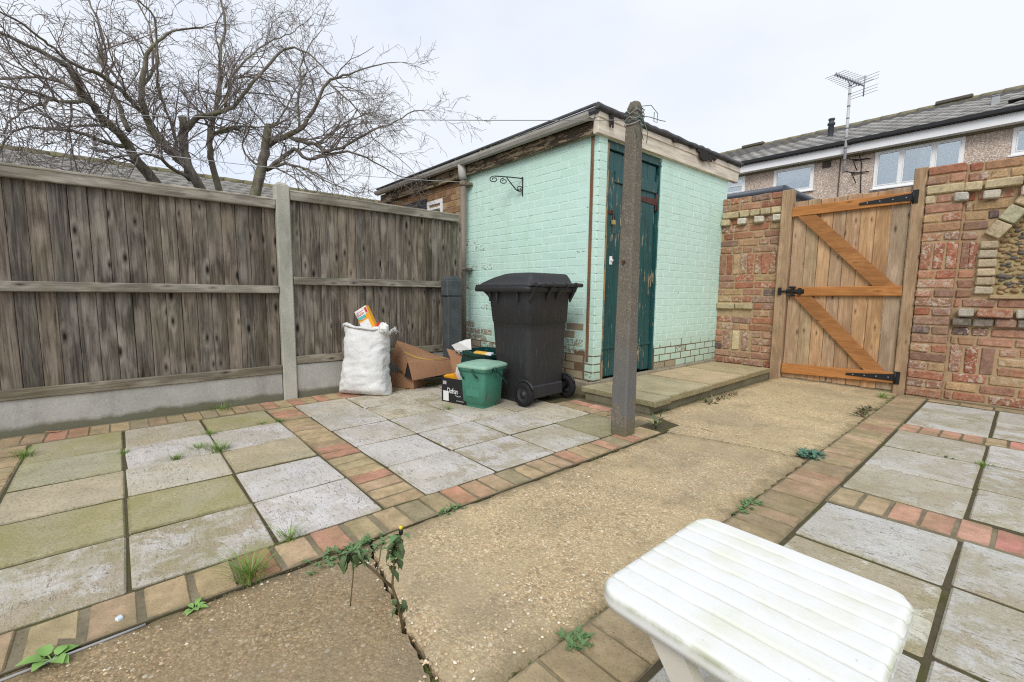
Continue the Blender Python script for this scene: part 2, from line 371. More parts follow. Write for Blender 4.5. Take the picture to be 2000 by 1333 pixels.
def mk_mint(core=False):
    n = NT('mint_mortar' if core else 'mint_masonry_paint', .62 if not core else .8, .35)
    f = n.noise(n.P, 16, 4, .6); fl = n.noise(n.PR if not core else n.P, 34, 6, .7, .5)
    paint = n.mix(n.noise(n.P, 3.0, 4, .6), (.55, .80, .69), (.66, .865, .78))
    paint = n.mix(n.ramp(n.noise(n.map(n.P, (3.0, 3.0, .7)), 1.8, 5, .65), [(.56, 0), (.74, .45)]), paint, (.46, .66, .47))
    drip = n.noise(n.map(n.P, (34, 34, 1.6)), 1.0, 4, .7)
    paint = n.mix(n.mth('MULTIPLY', n.ramp(drip, [(.54, 0), (.68, .5)]), n.ramp(n.noise(n.P, 1.4, 3), [(.42, 0), (.6, 1)])), paint, (.50, .62, .50))
    splash = n.mth('ADD', n.ramp(n.z, [(.12, 1.0), (.75, 0)]), n.mth('SUBTRACT', n.noise(n.P, 9, 5, .7), .62))
    paint = n.mix(n.ramp(splash, [(.15, 0), (.9, .6)]), paint, (.38, .47, .33))   # green run marks
    if core:
        bare = n.mix(f, (.10, .06, .035), (.25, .17, .10))
        # joints: paint gone where the wall weathers (foot of the wall), hairline cracks elsewhere
        low = n.mth('ADD', n.ramp(n.z, [(.18, 1.0), (.55, 0)]), n.mth('MULTIPLY', n.noise(n.P, 5, 4, .6), .75))
        k = n.ramp(low, [(.72, 0), (.86, 1)])
        edge = n.mth('ADD', n.ramp(n.mth('MULTIPLY', n.x, -1.0), [(4.25, 0), (4.5, 1)]) if False else 0.0, 0.0)
        west = n.ramp(n.mth('ADD', n.mth('MULTIPLY', n.x, -1.0), n.mth('MULTIPLY', n.noise(n.P, 4, 4), .5)), [(4.44, 0), (4.66, .13)])
        crack = n.ramp(n.mth('ADD', n.noise(n.map(n.P, (5, 5, 20)), 1.4, 5, .7), west), [(.64, 0), (.67, .9)])
        c = n.mix(n.mth('MAXIMUM', k, crack), paint, bare)
    else:
        bare = n.mix(f, (.30, .245, .165), (.43, .36, .25))
        cover = n.mth('ADD', fl, n.mth('SUBTRACT', n.oa, .5))     # alpha 1 = sound paint, 0 = bare brick
        pm = n.ramp(cover, [(.47, 0), (.50, 1)])
        spot = n.ramp(n.noise(n.P, 46, 4, .7), [(.73, 0), (.75, 1)])
        pm = n.mth('SUBTRACT', pm, n.mth('MULTIPLY', spot, .8), True)
        bare = n.mix(n.ramp(cover, [(.42, 0), (.47, .7)]), bare, (.11, .055, .035))
        c = n.mix(pm, bare, paint)
    n.base(c); n.bump(n.mth('ADD', n.mth('MULTIPLY', f, .5), n.noise(n.P, 70, 3)), .22, .004); return n.done()
def mk_flake(name, paint, under, amount=.5, grain='z', rough=.45, deep=(.25, .15, .07)):
    n = NT(name, rough, .4)
    sc_ = {'x': (5, 40, 40), 'y': (40, 5, 40), 'z': (40, 40, 5), 'n': (14, 14, 14)}[grain]
    f = n.noise(n.map(n.P, sc_), 1.0, 6, .72, .4); b = n.noise(n.P, 4, 4, .6)
    k = n.mth('ADD', n.mth('MULTIPLY', f, .7), n.mth('MULTIPLY', b, .3))
    t = .74 - .34*amount
    c = n.hsv(tuple(paint), n.ramp(n.noise(n.map(n.P, sc_), .7, 3), [(.3, .75), (.7, 1.25)]))
    c = n.mix(n.ramp(k, [(t, 0), (t+.015, 1)]), c, n.mix(n.noise(n.P, 30, 3), under, deep))
    n.base(c); n.bump(f, .3, .003); return n.done()
def mk_dash():
    n = NT('pebbledash', .95, .15); vc = n.vor(n.P, 42, out='Color'); vd = n.vor(n.P, 42)
    sep = n.t.nodes.new('ShaderNodeSeparateColor'); n.l(vc, sep.inputs[0])
    c = n.ramp(sep.outputs[0], [(0, (.60, .49, .40)), (.3, (.80, .68, .58)), (.55, (.72, .58, .49)), (.75, (.86, .77, .68)), (.9, (.42, .32, .26))], 'CONSTANT')
    c = n.mix(n.ramp(vd, [(.35, 0), (.6, .7)]), c, (.40, .31, .25))
    c = n.hsv(c, n.ramp(n.noise(n.P, 1.2, 4), [(.3, .88), (.7, 1.08)]))
    n.base(c); n.bump(n.mth('MULTIPLY', vd, -1), .6, .01); return n.done()
def mk_tile():
    n = NT('concrete_roof_tile', .9, .25); f = n.noise(n.PR, 5, 5, .65); g = n.noise(n.PR, 40, 4, .7)
    c = n.mix(n.ramp(f, [(.3, 0), (.7, 1)]), (.10, .096, .094), (.21, .20, .195))
    c = n.mix(n.ramp(g, [(.56, 0), (.68, .6)]), c, (.45, .44, .42))
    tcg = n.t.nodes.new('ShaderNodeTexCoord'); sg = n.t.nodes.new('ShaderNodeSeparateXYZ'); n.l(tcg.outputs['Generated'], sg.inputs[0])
    c = n.mix(n.mth('MULTIPLY', n.ramp(n.mth('ADD', sg.outputs[1], n.mth('MULTIPLY', f, .12)), [(.10, .85), (.30, 0)]), n.ramp(sg.outputs[2], [(.35, .25), (.75, 1)])), c, (.58, .57, .55))  # pale lower lip on each tile: white highlights of the scallops painted in
    c = n.hsv(c, n.ramp(n.rnd, [(0, .58), (1, 1.0)]))
    c = n.mix(n.ramp(n.noise(n.P, 1.6, 4), [(.55, 0), (.72, .5)]), c, (.20, .19, .10))
    n.base(c); n.bump(g, .4, .006); return n.done()
def mk_bark():
    n = NT('bark', .92, .15); f = n.noise(n.map(n.P, (12, 12, 4)), 1.5, 5, .7); g = n.noise(n.P, 3.5, 4)
    c = n.mix(n.ramp(f, [(.3, 0), (.7, 1)]), (.085, .072, .058), (.30, .265, .22))
    c = n.mix(n.ramp(g, [(.46, 0), (.64, .6)]), c, (.19, .19, .09))
    n.base(c); n.bump(f, .7, .012); return n.done()
def mk_leaf(name, a, b):
    n = NT(name, .5, .4); f = n.noise(n.PR, 40, 3); n.base(n.mix(f, a, b)); n.b.inputs['Subsurface Weight'].default_value = 0.0; return n.done()
def mk_card():
    n = NT('cardboard', .85, .15); f = n.noise(n.PR, 6, 4); w = n.noise(n.map(n.PR, (90, 90, 3)), 1.0, 2)
    n.base(n.hsv(n.mix(f, (.29, .155, .085), (.37, .205, .12)), n.ramp(w, [(.35, .92), (.65, 1.06)]))); n.bump(w, .15, .002); return n.done()
def mk_sack():
    n = NT('woven_sack', .6, .35); w = n.t.nodes.new('ShaderNodeTexChecker'); n.l(n.map(n.P, (260, 260, 260), (.3, .2, .4)), w.inputs[0]); w.inputs['Scale'].default_value = 1
    f = n.noise(n.P, 7, 5, .6, .5)
    n.base(n.mix(n.ramp(f, [(.35, 0), (.7, 1)]), (.66, .66, .65), (.80, .80, .79)))
    n.bump(n.mth('ADD', n.noise(n.P, 16, 4, .6, 1.2), n.mth('MULTIPLY', n.noise(n.P, 300, 2), .12)), .5, .02); return n.done()

SLAB, SLAB2, PAVER, PATH, SOIL = mk_slab(), mk_slab2(), mk_paver(), mk_path(), mk_soil()
FENCE = mk_wood('weathered_fence_board', 'z', (.280, .240, .200), (.038, .030, .024), stain=.60, green=.20)
RAIL = mk_wood('weathered_rail', 'y', (.42, .385, .325), (.155, .135, .108), green=.30)
GATEB = mk_wood('knotty_gate_board', 'z', (.54, .375, .24), (.35, .225, .135))
GATER = mk_wood('stained_gate_rail', 'x', (.53, .23, .075), (.40, .165, .05), knots=True, rough=.55)
GPOST = mk_wood('treated_post', 'z', (.48, .33, .20), (.31, .20, .12))
CONC = mk_concrete('pale_concrete', (.36, .35, .29), (.50, .49, .42), .0)
GRAV = mk_concrete('gravel_board_concrete', (.34, .33, .30), (.48, .47, .43), .8, .6)
PLINTH = mk_concrete('plinth_concrete', (.24, .215, .155), (.38, .34, .255), .5)
STEPC = mk_concrete('step_stone', (.27, .23, .12), (.40, .33, .19), .5)
RBRICK = mk_redbrick()
MORT = m_plain('sandy_mortar', (.41, .295, .175), .95, .1, .2, 20, .4)
MINT, MINTC = mk_mint(), mk_mint(True)
DOORG = mk_flake('flaking_green_paint', (.016, .082, .082), (.52, .46, .34), .47, 'z', .42)
FASC = mk_flake('peeling_white_fascia', (.68, .61, .50), (.30, .22, .14), .36, 'y', .7)
FASCX = mk_flake('weathered_bare_fascia', (.34, .265, .17), (.10, .075, .045), .75, 'x', .85, (.05, .04, .03))
STRIP = mk_wood('bare_brown_batten', 'z', (.30, .17, .095), (.15, .08, .045), knots=False)
FELT = m_plain('roofing_felt', (.10, .10, .105), .85, .3, .35, 9, .5)
TAR = m_plain('torn_felt', (.03, .027, .027), .8, .3, .3, 20, .5)
GUTT = m_plain('grey_gutter', (.44, .42, .38), .6, .3, .18, 6)
PIPE = m_plain('brown_grey_downpipe', (.235, .185, .145), .55, .35, .12, 5)
BLACKM = m_plain('black_iron', (.012, .012, .013), .5, .4, .2, 20)
RUST = m_plain('rusty_iron', (.10, .045, .035), .7, .3, .35, 30, .3)
BRASS = m_plain('brass', (.42, .30, .10), .4, .6, .15, 30)
def mk_bin():
    n = NT('bin_plastic', .5, .4); f = n.noise(n.P, 4, 4); s = n.noise(n.map(n.P, (60, 60, 6), (.5, .3, 0)), 1.0, 4, .7)
    c = n.mix(f, (.024, .024, .026), (.036, .036, .039)); c = n.mix(n.ramp(s, [(.56, 0), (.70, .35)]), c, (.10, .10, .10))
    n.base(c); n.bump(n.noise(n.P, 220, 2), .12, .002); return n.done()
BIN = mk_bin()
RUBBER = m_plain('rubber', (.014, .014, .015), .75, .3, .2, 20)
def mk_green(name, a, b):
    n = NT(name, .45, .4); f = n.noise(n.P, 7, 4); s = n.noise(n.map(n.P, (30, 30, 5)), 1.0, 4, .7)
    c = n.mix(f, a, b); c = n.mix(n.ramp(s, [(.56, 0), (.72, .4)]), c, tuple(min(1, q*1.7+.02) for q in b)); c = n.mix(n.ramp(n.noise(n.P, 22, 4, .7), [(.62, 0), (.7, .5)]), c, tuple(q*.5 for q in a))
    n.base(c); return n.done()
CADDY = mk_green('green_caddy_plastic', (.05, .195, .135), (.07, .25, .175))
CADDYL = mk_green('pale_green_lid', (.24, .42, .32), (.29, .47, .37))
CRATE = mk_green('dark_green_plastic', (.006, .05, .043), (.010, .068, .058))
def mk_white():
    n = NT('white_garden_plastic', .38, .45); f = n.noise(n.P, 9, 5, .6, .4)
    c = n.mix(n.ramp(f, [(.44, 0), (.68, .85)]), (.80, .80, .785), (.71, .715, .585)); c = n.mix(n.ramp(n.noise(n.P, 70, 4, .7), [(.66, 0), (.72, .5)]), c, (.42, .40, .32))
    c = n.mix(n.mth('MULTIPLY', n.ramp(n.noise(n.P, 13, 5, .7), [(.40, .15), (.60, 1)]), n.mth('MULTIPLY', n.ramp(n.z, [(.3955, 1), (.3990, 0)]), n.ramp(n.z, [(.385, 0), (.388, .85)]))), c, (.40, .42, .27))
    c = n.mix(n.ramp(n.noise(n.map(n.P, (30, 160, 30), (0, 0, .5)), 1.0, 3, .7), [(.70, 0), (.74, .35)]), c, (.50, .49, .42))
    n.base(c); n.bump(n.noise(n.P, 260, 2), .06, .002); return n.done()
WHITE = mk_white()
SACK, CARD = mk_sack(), mk_card()
UPVC = m_plain('white_upvc', (.88, .88, .88), .35, .45, .04, 3)
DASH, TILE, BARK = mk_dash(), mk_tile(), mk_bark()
WIRE = m_plain('galvanised_wire', (.35, .35, .34), .5, .5, .1)
STEEL = m_plain('aerial_alloy', (.30, .31, .33), .4, .6, .15, 8)
BLACKP = m_plain('black_print', (.016, .016, .018), .5, .35, .2, 10)
PAPER = m_plain('white_paper', (.75, .75, .73), .7, .25, .08, 20)
ORANGE = m_plain('orange_print', (.80, .36, .02), .5, .35, .1, 12)
REDP = m_plain('red_print', (.55, .05, .04), .5, .35, .1, 12)
TEAL = m_plain('teal_print', (.10, .45, .42), .5, .35, .1, 12)
MOSS = mk_leaf('moss', (.07, .085, .018), (.15, .15, .045))
GRASS = mk_leaf('grass_blade', (.12, .22, .035), (.25, .36, .08))
LEAFG = mk_leaf('weed_leaf', (.075, .16, .06), (.17, .27, .10))
LEAFL = mk_leaf('lime_leaf', (.17, .33, .07), (.26, .42, .12))
LEAFD = mk_leaf('wilted_leaf', (.045, .075, .03), (.12, .175, .065))
STEMM = mk_leaf('brown_stem', (.10, .075, .04), (.19, .14, .07))
DEADM = mk_leaf('dead_leaf', (.13, .095, .055), (.26, .20, .12))
def mk_glass():
    n = NT('window_glass', .03, .5); nn = n.t.nodes
    tr = nn.new('ShaderNodeBsdfTransparent'); tr.inputs[0].default_value = (.95, .98, .98, 1)
    gl = nn.new('ShaderNodeBsdfGlossy'); gl.inputs['Roughness'].default_value = .02; gl.inputs[0].default_value = (.85, .9, .92, 1)
    fr = nn.new('ShaderNodeFresnel'); fr.inputs[0].default_value = 1.9
    ms = nn.new('ShaderNodeMixShader'); n.l(n.mth('ADD', fr.outputs[0], .28, True), ms.inputs[0]); n.l(tr.outputs[0], ms.inputs[1]); n.l(gl.outputs[0], ms.inputs[2])
    n.l(ms.outputs[0], nn['Material Output'].inputs['Surface']); return n.done()
GLASS = mk_glass()
CURT = m_plain('net_curtain', (.82, .86, .85), .9, .1, .06, 8)
ROOM = m_plain('room_interior', (.40, .44, .45), .9, .1, .1, 2)
SOILG = m_plain('bare_ground', (.10, .085, .06), .95, .1, .3, 3)
# ================================================================== GROUND, PAVING, PATH
b = MB(); b.add([(-150, -60, -.075), (150, -60, -.075), (150, 240, -.075), (-150, 240, -.075)], [[0, 1, 2, 3]])
ground = tag(obj('ground', b.mesh('ground', SOILG)), kind='structure')

def slab_mesh(sx, sy, seed):
    rnd = random.Random(seed); v, f = chbox(sx, sy, .045, .006, .004, rnd); m = MB(); m.add(v, f); return m
SLABS = {}
def slab(parent, x0, x1, y0, y1, col, moss, kind, gap=.005, gx=None):
    key = (round(x1-x0, 3), round(y1-y0, 3), kind, R.randint(0, 3))
    if key not in SLABS: SLABS[key] = slab_mesh(x1-x0-2*(gx or gap), y1-y0-2*gap, len(SLABS)+11).mesh('paving_slab', SLAB if kind == 'r' else SLAB2)
    o = obj('paving_slab', SLABS[key], parent, ((x0+x1)/2, (y0+y1)/2, -.0225+R.uniform(-.0015, .0012)), color=tuple(col)+(moss,))
    o.rotation_euler = (R.uniform(-.002, .002), R.uniform(-.003, .003), R.uniform(-.004, .004)); return o
PV = {}
PCOL = [(.39, .29, .17), (.35, .28, .16), (.42, .30, .19), (.43, .22, .15), (.34, .245, .145), (.30, .25, .155), (.40, .30, .17), (.46, .24, .165), (.37, .26, .165)]
PCOLR = [(.33, .235, .145), (.35, .235, .15), (.31, .235, .14), (.34, .21, .135), (.33, .255, .155), (.28, .215, .135)]
def paver(parent, cx, cy, sx, sy, col=None, rz=0, z=0):
    key = (round(sx, 3), round(sy, 3), R.randint(0, 4))
    if key not in PV: PV[key] = MB().box(-sx/2, sx/2, -sy/2, sy/2, -.025, .025, .004, .0022).mesh('paver_brick', PAVER)
    c = col or R.choice(PCOL); k = R.uniform(1.08, 1.36)*(.86 if cy < .4 else 1)
    o = obj('paver_brick', PV[key], parent, (cx, cy, -.025+z+R.uniform(-.003, .002)), color=tuple(q*k for q in c))
    o.rotation_euler = (R.uniform(-.012, .012), R.uniform(-.012, .012), rz+R.uniform(-.012, .012)); return o

LIL, GRY, OLV, BRN, TAN = (.62, .575, .535), (.57, .53, .465), (.38, .335, .20), (.45, .38, .265), (.60, .53, .40)
patio = tag(empty('patio', (-2.7, 1.2, 0)), kind='structure')
bed = MB().box(-4.10, -1.545, -1.3, 3.3, -.07, -.0065).mesh('joint_soil', SOIL)
obj('joint_soil', bed, patio, kind='stuff')
GRIT = mk_concrete('joint_grit', (.13, .11, .07), (.29, .245, .16), .0, .8)
bb = MB()
bb.box(-1.722, -1.548, -1.28, 2.69, -.06, -.0045); bb.box(-3.80, -1.735, .803, 1.002, -.06, -.0052); bb.box(-3.80, -1.735, -.655, -.45, -.06, -.0052); bb.box(-4.09, -3.803, -1.28, 2.3, -.06, -.0048); bb.box(-2.55, -1.735, 2.70, 3.02, -.06, -.0052)
obj('joint_grit', bb.mesh('joint_grit', GRIT), patio, kind='stuff')
XR = [-3.80, -3.385, -2.965, -2.56, -2.15, -1.73]
ycols = [(-1.50, -1.08), (-1.08, -.66), (-.445, -.03), (-.03, .385), (.385, .80), (1.005, 1.417), (1.417, 1.865), (1.865, 2.285), (2.285, 2.70), (2.70, 3.0)]
tints = {  # column index -> from the fence row to the path row: colour, moss, kind
    2: [(OLV, 1, 'g'), ((.39, .37, .25), .5, 'g'), (BRN, .1, 'g'), ((.39, .345, .20), .9, 'g'), (GRY, .75, 'r')],
    3: [(BRN, .5, 'r'), (LIL, .1, 'r'), (TAN, .2, 'r'), (OLV, .9, 'g'), (GRY, .8, 'r')],
    4: [(OLV, 1, 'g'), (LIL, .1, 'r'), ((.45, .38, .26), .3, 'g'), ((.62, .58, .545), .0, 'r'), ((.64, .60, .565), .0, 'r')],
    5: [(TAN, .1, 'r'), (GRY, .3, 'r'), (LIL, .35, 'r'), ((.62, .58, .53), .05, 'r'), ((.61, .57, .52), .3, 'r')],
    6: [(TAN, .2, 'r'), (TAN, .35, 'r'), (LIL, .2, 'r'), (GRY, .75, 'r'), (LIL, .65, 'r')],
    7: [(TAN, .3, 'r'), (TAN, .4, 'r'), (TAN, .3, 'r'), (GRY, .35, 'r'), ((.56, .52, .42), .2, 'r')],
    8: [(TAN, .3, 'r'), (BRN, .5, 'r'), (BRN, .4, 'r'), (TAN, .5, 'r'), ((.30, .27, .17), .35, 'g')]}
for ci, (y0, y1) in enumerate(ycols):
    for ri in range(5):
        if ci == 9 and ri < 5:
            continue
        col, moss, kind = tints[ci][ri] if ci in tints else (R.choice([BRN, GRY, TAN]), R.random(), R.choice('rg'))
        k = R.uniform(.94, 1.06)
        slab(patio, XR[ri], XR[ri+1], y0, y1, tuple(q*k for q in col), moss, kind, .0055, .0082)
# bricks: the cross band, the band at the left, the row along the fence and the border by the path
for yc in (.9025, -.55):
    n = 20
    for i in range(n):
        x = -3.80 + (i+.5)*(2.07/n)
        pc = PCOL[3] if (yc > 0 and i in (1, 2, 11, 12, 16)) else R.choice([PCOL[0], PCOL[1], PCOL[4], PCOL[6], PCOL[8]])
        paver(patio, x, yc, .094, .192, pc)
y = -1.25
while y < 2.2:
    paver(patio, -3.938, y, .232, .096, R.choice(PCOL)); y += .1005
y = -1.22; i = 0
reds = {14: PCOL[7], 12: (.42, .22, .13), 19: (.46, .24, .15), 20: (.44, .28, .175), 25: PCOL[8], 26: PCOL[7], 29: (.47, .27, .18), 31: (.46, .24, .16)}
while y < 2.68:
    c = reds.get(i, R.choice([PCOL[0], PCOL[1], PCOL[2], PCOL[6], PCOL[5]]))
    near = max(0, .35-y)*.05
    paver(patio, -1.637, y+.05, .178-R.uniform(0, .012), .112-R.uniform(.004, .018) if y < .7 else .103-R.uniform(.003, .009), c)
    y += .1225 if y < .7 else .1085; i += 1
for k in range(4): paver(patio, -2.42+.21*k, 2.89, .2, .1, [(.50, .25, .18), (.48, .26, .19), PCOL[2], PCOL[0]][k])
for k in range(7): paver(patio, -2.5+.105*k, 2.765, .098, .12, R.choice(PCOL[:3]))

# right-hand terrace
terrace = tag(empty('terrace', (0, 3, 0)), kind='structure')
obj('joint_soil', MB().box(-.745, 1.9, -.6, 5.6, -.07, -.0068).mesh('joint_soil_bed', SOIL), terrace, kind='stuff')
bb = MB(); bb.box(-.743, -.540, -.58, 5.50, -.06, -.0052); bb.box(-.535, 1.3, 2.362, 2.60, -.06, -.0050); bb.box(-.535, 1.3, 4.037, 4.28, -.06, -.0054); bb.box(-.535, 1.3, 5.38, 5.58, -.06, -.0058)
obj('joint_grit', bb.mesh('joint_grit_bed', GRIT), terrace, kind='stuff')
y = -.45; n = 0
while y < 5.46:
    c = R.choice(PCOLR if y < 3 else PCOL[:3]+PCOLR)
    paver(terrace, -.640, y, .196, .097, c); y += .1035
xc = [(-.53, -.100), (-.092, .345), (.355, .79), (.80, 1.23)]
rows = [(-.05, .38), (.38, .80), (.80, 1.05), (1.05, 1.495), (1.495, 1.93), (1.93, 2.36), (2.60, 3.055), (3.055, 3.545), (3.545, 4.035), (4.28, 4.80), (4.80, 5.34)]
for j, (y0, y1) in enumerate(rows):
    for i, (x0, x1) in enumerate(xc):
        dy = [0, .03, .05, .06][i] if y0 > 1 else .02*i
        col = R.choice([(.56, .55, .50), (.58, .56, .51), (.53, .52, .475), (.59, .57, .52), (.52, .49, .41)])
        moss = R.choice([.15, .3, .5, .65])
        if i == 0 and j == 7: col, moss = (.56, .52, .44), .2
        if i == 0 and j == 6: col, moss = (.50, .46, .35), .3
        if i == 0 and j == 4: col, moss = (.60, .58, .44), .75
        slab(terrace, x0, x1, y0+dy, y1+dy, col, moss, 'r', .0108, .0045)
for (y0, y1) in ((2.36, 2.60), (4.035, 4.28)):
    k = 0; x = -.53
    while x < 1.2:
        dy = .055*max(0, min(1, (x+.5)/1.5))
        paver(terrace, x+.05, (y0+y1)/2+dy, .092, .205, R.choice([(.37, .27, .17), (.42, .24, .165), (.36, .28, .17), (.44, .25, .18), (.47, .21, .17)])); x += .1035; k += 1
x = -.53
while x < 1.3:
    paver(terrace, x+.1, 5.44+.03*max(0, x), .195, .1, R.choice(PCOL[:3]+PCOLR)); x += .205

# the concrete path: three bays parted by two cracks
path = tag(empty('path', (-1.15, 2.5, 0)), kind='structure')
obj('crack_soil', MB().box(-1.545, -.745, -1.4, 5.70, -.075, -.045).mesh('crack_soil', SOIL), path, kind='stuff')
def poly(pts, x):
    for (a, b_) in zip(pts, pts[1:]):
        if a[0] <= x <= b_[0]: t = (x-a[0])/(b_[0]-a[0]); return a[1]+(b_[1]-a[1])*t
    return pts[0][1] if x < pts[0][0] else pts[-1][1]
rc = random.Random(3)
def jag(pts):
    o = [(x+0, y+rc.uniform(-.010, .010)) for x, y in [(pts[0][0]+(pts[-1][0]-pts[0][0])*i/40, 0) for i in range(41)]]
    return [(x, poly(pts, x)+d) for x, d in o]
ck1 = jag([(-1.56, .66), (-1.40, .615), (-1.25, .582), (-1.07, .547), (-.94, .523), (-.84, .516), (-.74, .508)])
ck2 = jag([(-1.60, 2.735), (-1.42, 2.785), (-1.24, 2.834), (-1.1, 2.862), (-.967, 2.912), (-.86, 2.905), (-.74, 2.985)])
def bay(yb, yt, xl, xr, col, seed, xstep=0):
    rn = random.Random(seed); nx, ny = 48, 60; m = MB(); V = []
    el = [rn.uniform(-.011, .009) for _ in range(ny+1)]; er = [rn.uniform(-.010, .010) for _ in range(ny+1)]
    for j in range(ny+1):
        v = j/ny
        for i in range(nx+1):
            u = i/nx; X = xl+(xr-xl)*u; Y0_ = yb(X)+(yt(X)-yb(X))*v
            if xstep: X -= xstep*max(0, min(1, (Y0_-2.97)/.06))*(1-u)
            if i == 0: X += el[j]
            if i == nx: X += er[j]
            Y = yb(X)+(yt(X)-yb(X))*v
            edge = min(i, nx-i, j, ny-j)
            z = -.004 + rn.uniform(-.0012, .0012) - (.008 if edge == 0 else .002 if edge == 1 else 0)
            z += .004*math.sin(X*5+seed)*math.sin(Y*2.3)
            V.append((X, Y, z))
    F = [[j*(nx+1)+i, j*(nx+1)+i+1, (j+1)*(nx+1)+i+1, (j+1)*(nx+1)+i] for j in range(ny) for i in range(nx)]
    m.add(V, F, True)
    ring = [i for i in range(nx+1)] + [j*(nx+1)+nx for j in range(1, ny+1)] + [ny*(nx+1)+i for i in range(nx-1, -1, -1)] + [j*(nx+1) for j in range(ny-1, 0, -1)]
    o = len(m.v); n_ = len(ring)
    m.add([V[i] for i in ring] + [(V[i][0], V[i][1], -.07) for i in ring], [[k, n_+k, n_+(k+1) % n_, (k+1) % n_] for k in range(n_)])
    return obj('concrete_bay', m.mesh('concrete_bay', PATH), path, color=col)
PLX, PRX = -1.542, -.752
bay(lambda x: -1.4, lambda x: poly(ck1, x)-.007-.006*max(0, (x+1.1)/.35), PLX, PRX, (.60, .56, .50), 1)
bay(lambda x: poly(ck1, x)+.006+.010*max(0, (x+1.1)/.35), lambda x: poly(ck2, x)-.009, PLX, PRX, (1.0, .97, .90), 2)
bay(lambda x: poly(ck2, x)+.009, lambda x: 5.72, PLX-.03, PRX, (1.10, 1.07, .98), 3, .27)
# loose chippings proud of the worn concrete
rk = random.Random(11); m = MB()
for _ in range(1800):
    X = rk.uniform(PLX+.02, PRX-.02); Y = rk.choice([rk.uniform(-.2, .6), rk.uniform(-.2, 1.2), rk.uniform(.5, 2.6)])
    s_ = rk.uniform(.0018, .0044)*(1.25 if rk.random() < .06 else 1); a = rk.uniform(0, PI)
    ca, sa = math.cos(a), math.sin(a); P8 = []
    for k in range(6):
        an = k*PI/3; rr = s_*rk.uniform(.8, 1.25); px, py = rr*math.cos(an)*1.3, rr*math.sin(an)
        P8.append((X+px*ca-py*sa, Y+px*sa+py*ca, -.006))
    P8.append((X+rk.uniform(-.3, .3)*s_, Y, -.003+s_*.42))
    m.add(P8, [[k, (k+1) % 6, 6] for k in range(6)], True, rk.choice([0, 0, 0, 1, 1, 2]))
CH = [m_plain('tan_chipping', (.60, .46, .29), .85, .2, .2), m_plain('brown_chipping', (.40, .28, .17), .85, .2, .2), m_plain('pale_chipping', (.74, .66, .53), .85, .2, .2)]
tag(obj('chippings', m.mesh('chippings', CH), path), kind='stuff')

# ================================================================== FENCE
FX = -4.12
def fence_panel(y0, y1, nb, ztop, zmid, zbot, label):
    t = tag(empty('timber_fence', (FX, (y0+y1)/2, 0)), label, 'fence', 'timber fence panels between the gardens')
    bw = (y1-y0)/nb
    tw = R.uniform(0, 1)
    for i in range(nb):
        me = MB().box(-.009, .009, -bw/2+.0009, bw/2-.0009, zbot, ztop-.05, .003, .001).mesh('board', FENCE)
        k = R.uniform(.80, 1.15); w = R.uniform(-.03, .05)
        obj('board', me, t, (FX-.012+(i % 2)*.005+R.uniform(-.002, .002), y0+bw*(i+.5), 0), rot=(0, 0, R.uniform(.03, .09)), color=(k*(1+w), k, k*(1-w)))
    L = y1-y0
    obj('gap_shade_sheet', MB().box(-.004, .004, -L/2, L/2, zbot, ztop-.05).mesh('gap_shade_sheet', FENCE), t, (FX-.032, (y0+y1)/2, 0), color=(.35, .33, .32))  # dark sheet added behind the boards; its colour draws the shadow lines between them
    def rail(za, zb, pr, nm='rail', c=(1, 1, 1)):
        obj(nm, MB().box(-.0, pr, -L/2, L/2, za, zb, .004, .0025).mesh(nm, RAIL), t, (FX+.004, (y0+y1)/2, 0), color=c)
    rail(ztop-.068, ztop-.002, .036); rail(zmid-.032, zmid+.032, .042, c=(.92, .92, .92)); rail(zbot-.012, zbot+.055, .03, c=(.78, .75, .7))
    obj('capping', MB().box(-.035, .04, -L/2, L/2, -.002, .014, .003, .001).mesh('capping', RAIL), t, (FX+.004, (y0+y1)/2, ztop-.002), color=(1.35, 1.35, 1.35))
    return t
fence_panel(-.86, 1.005, 20, 1.645, .925, .235, 'weathered grey-brown timber fence panel beside the bare tree, running out past the frame')
fence_panel(1.12, 2.80, 21, 1.730, .998, .300, 'weathered timber fence panel behind the white rubble sack, ending at the downpipe')
def gravel_board(y0, y1, z0, z1, label):
    m = MB().box(FX-.02, FX+.022, y0, y1, z0, z1, .005)
    return tag(obj('gravel_board', m.mesh('gravel_board', GRAV)), label, 'gravel board', 'concrete gravel boards under the fence')
gravel_board(-.86, 1.005, -.07, .232, 'long stained concrete gravel board with green foot under the fence panel at the tree')
gravel_board(1.12, 2.80, -.07, .284, 'concrete gravel board behind the white sack and cardboard boxes')
m = MB().box(FX-.05, FX+.045, 1.008, 1.116, -.07, 1.772, .008)
m.add([(FX-.045, 1.014, 1.772), (FX+.04, 1.014, 1.772), (FX+.04, 1.110, 1.772), (FX-.045, 1.110, 1.772), (FX-.02, 1.035, 1.794), (FX+.02, 1.035, 1.794), (FX+.02, 1.09, 1.794), (FX-.02, 1.09, 1.794)],
      [[0, 1, 5, 4], [1, 2, 6, 5], [2, 3, 7, 6], [3, 0, 4, 7], [4, 5, 6, 7]])
tag(obj('fence_post', m.mesh('fence_post', CONC)), 'pale concrete slotted fence post between the two timber fence panels', 'fence post')
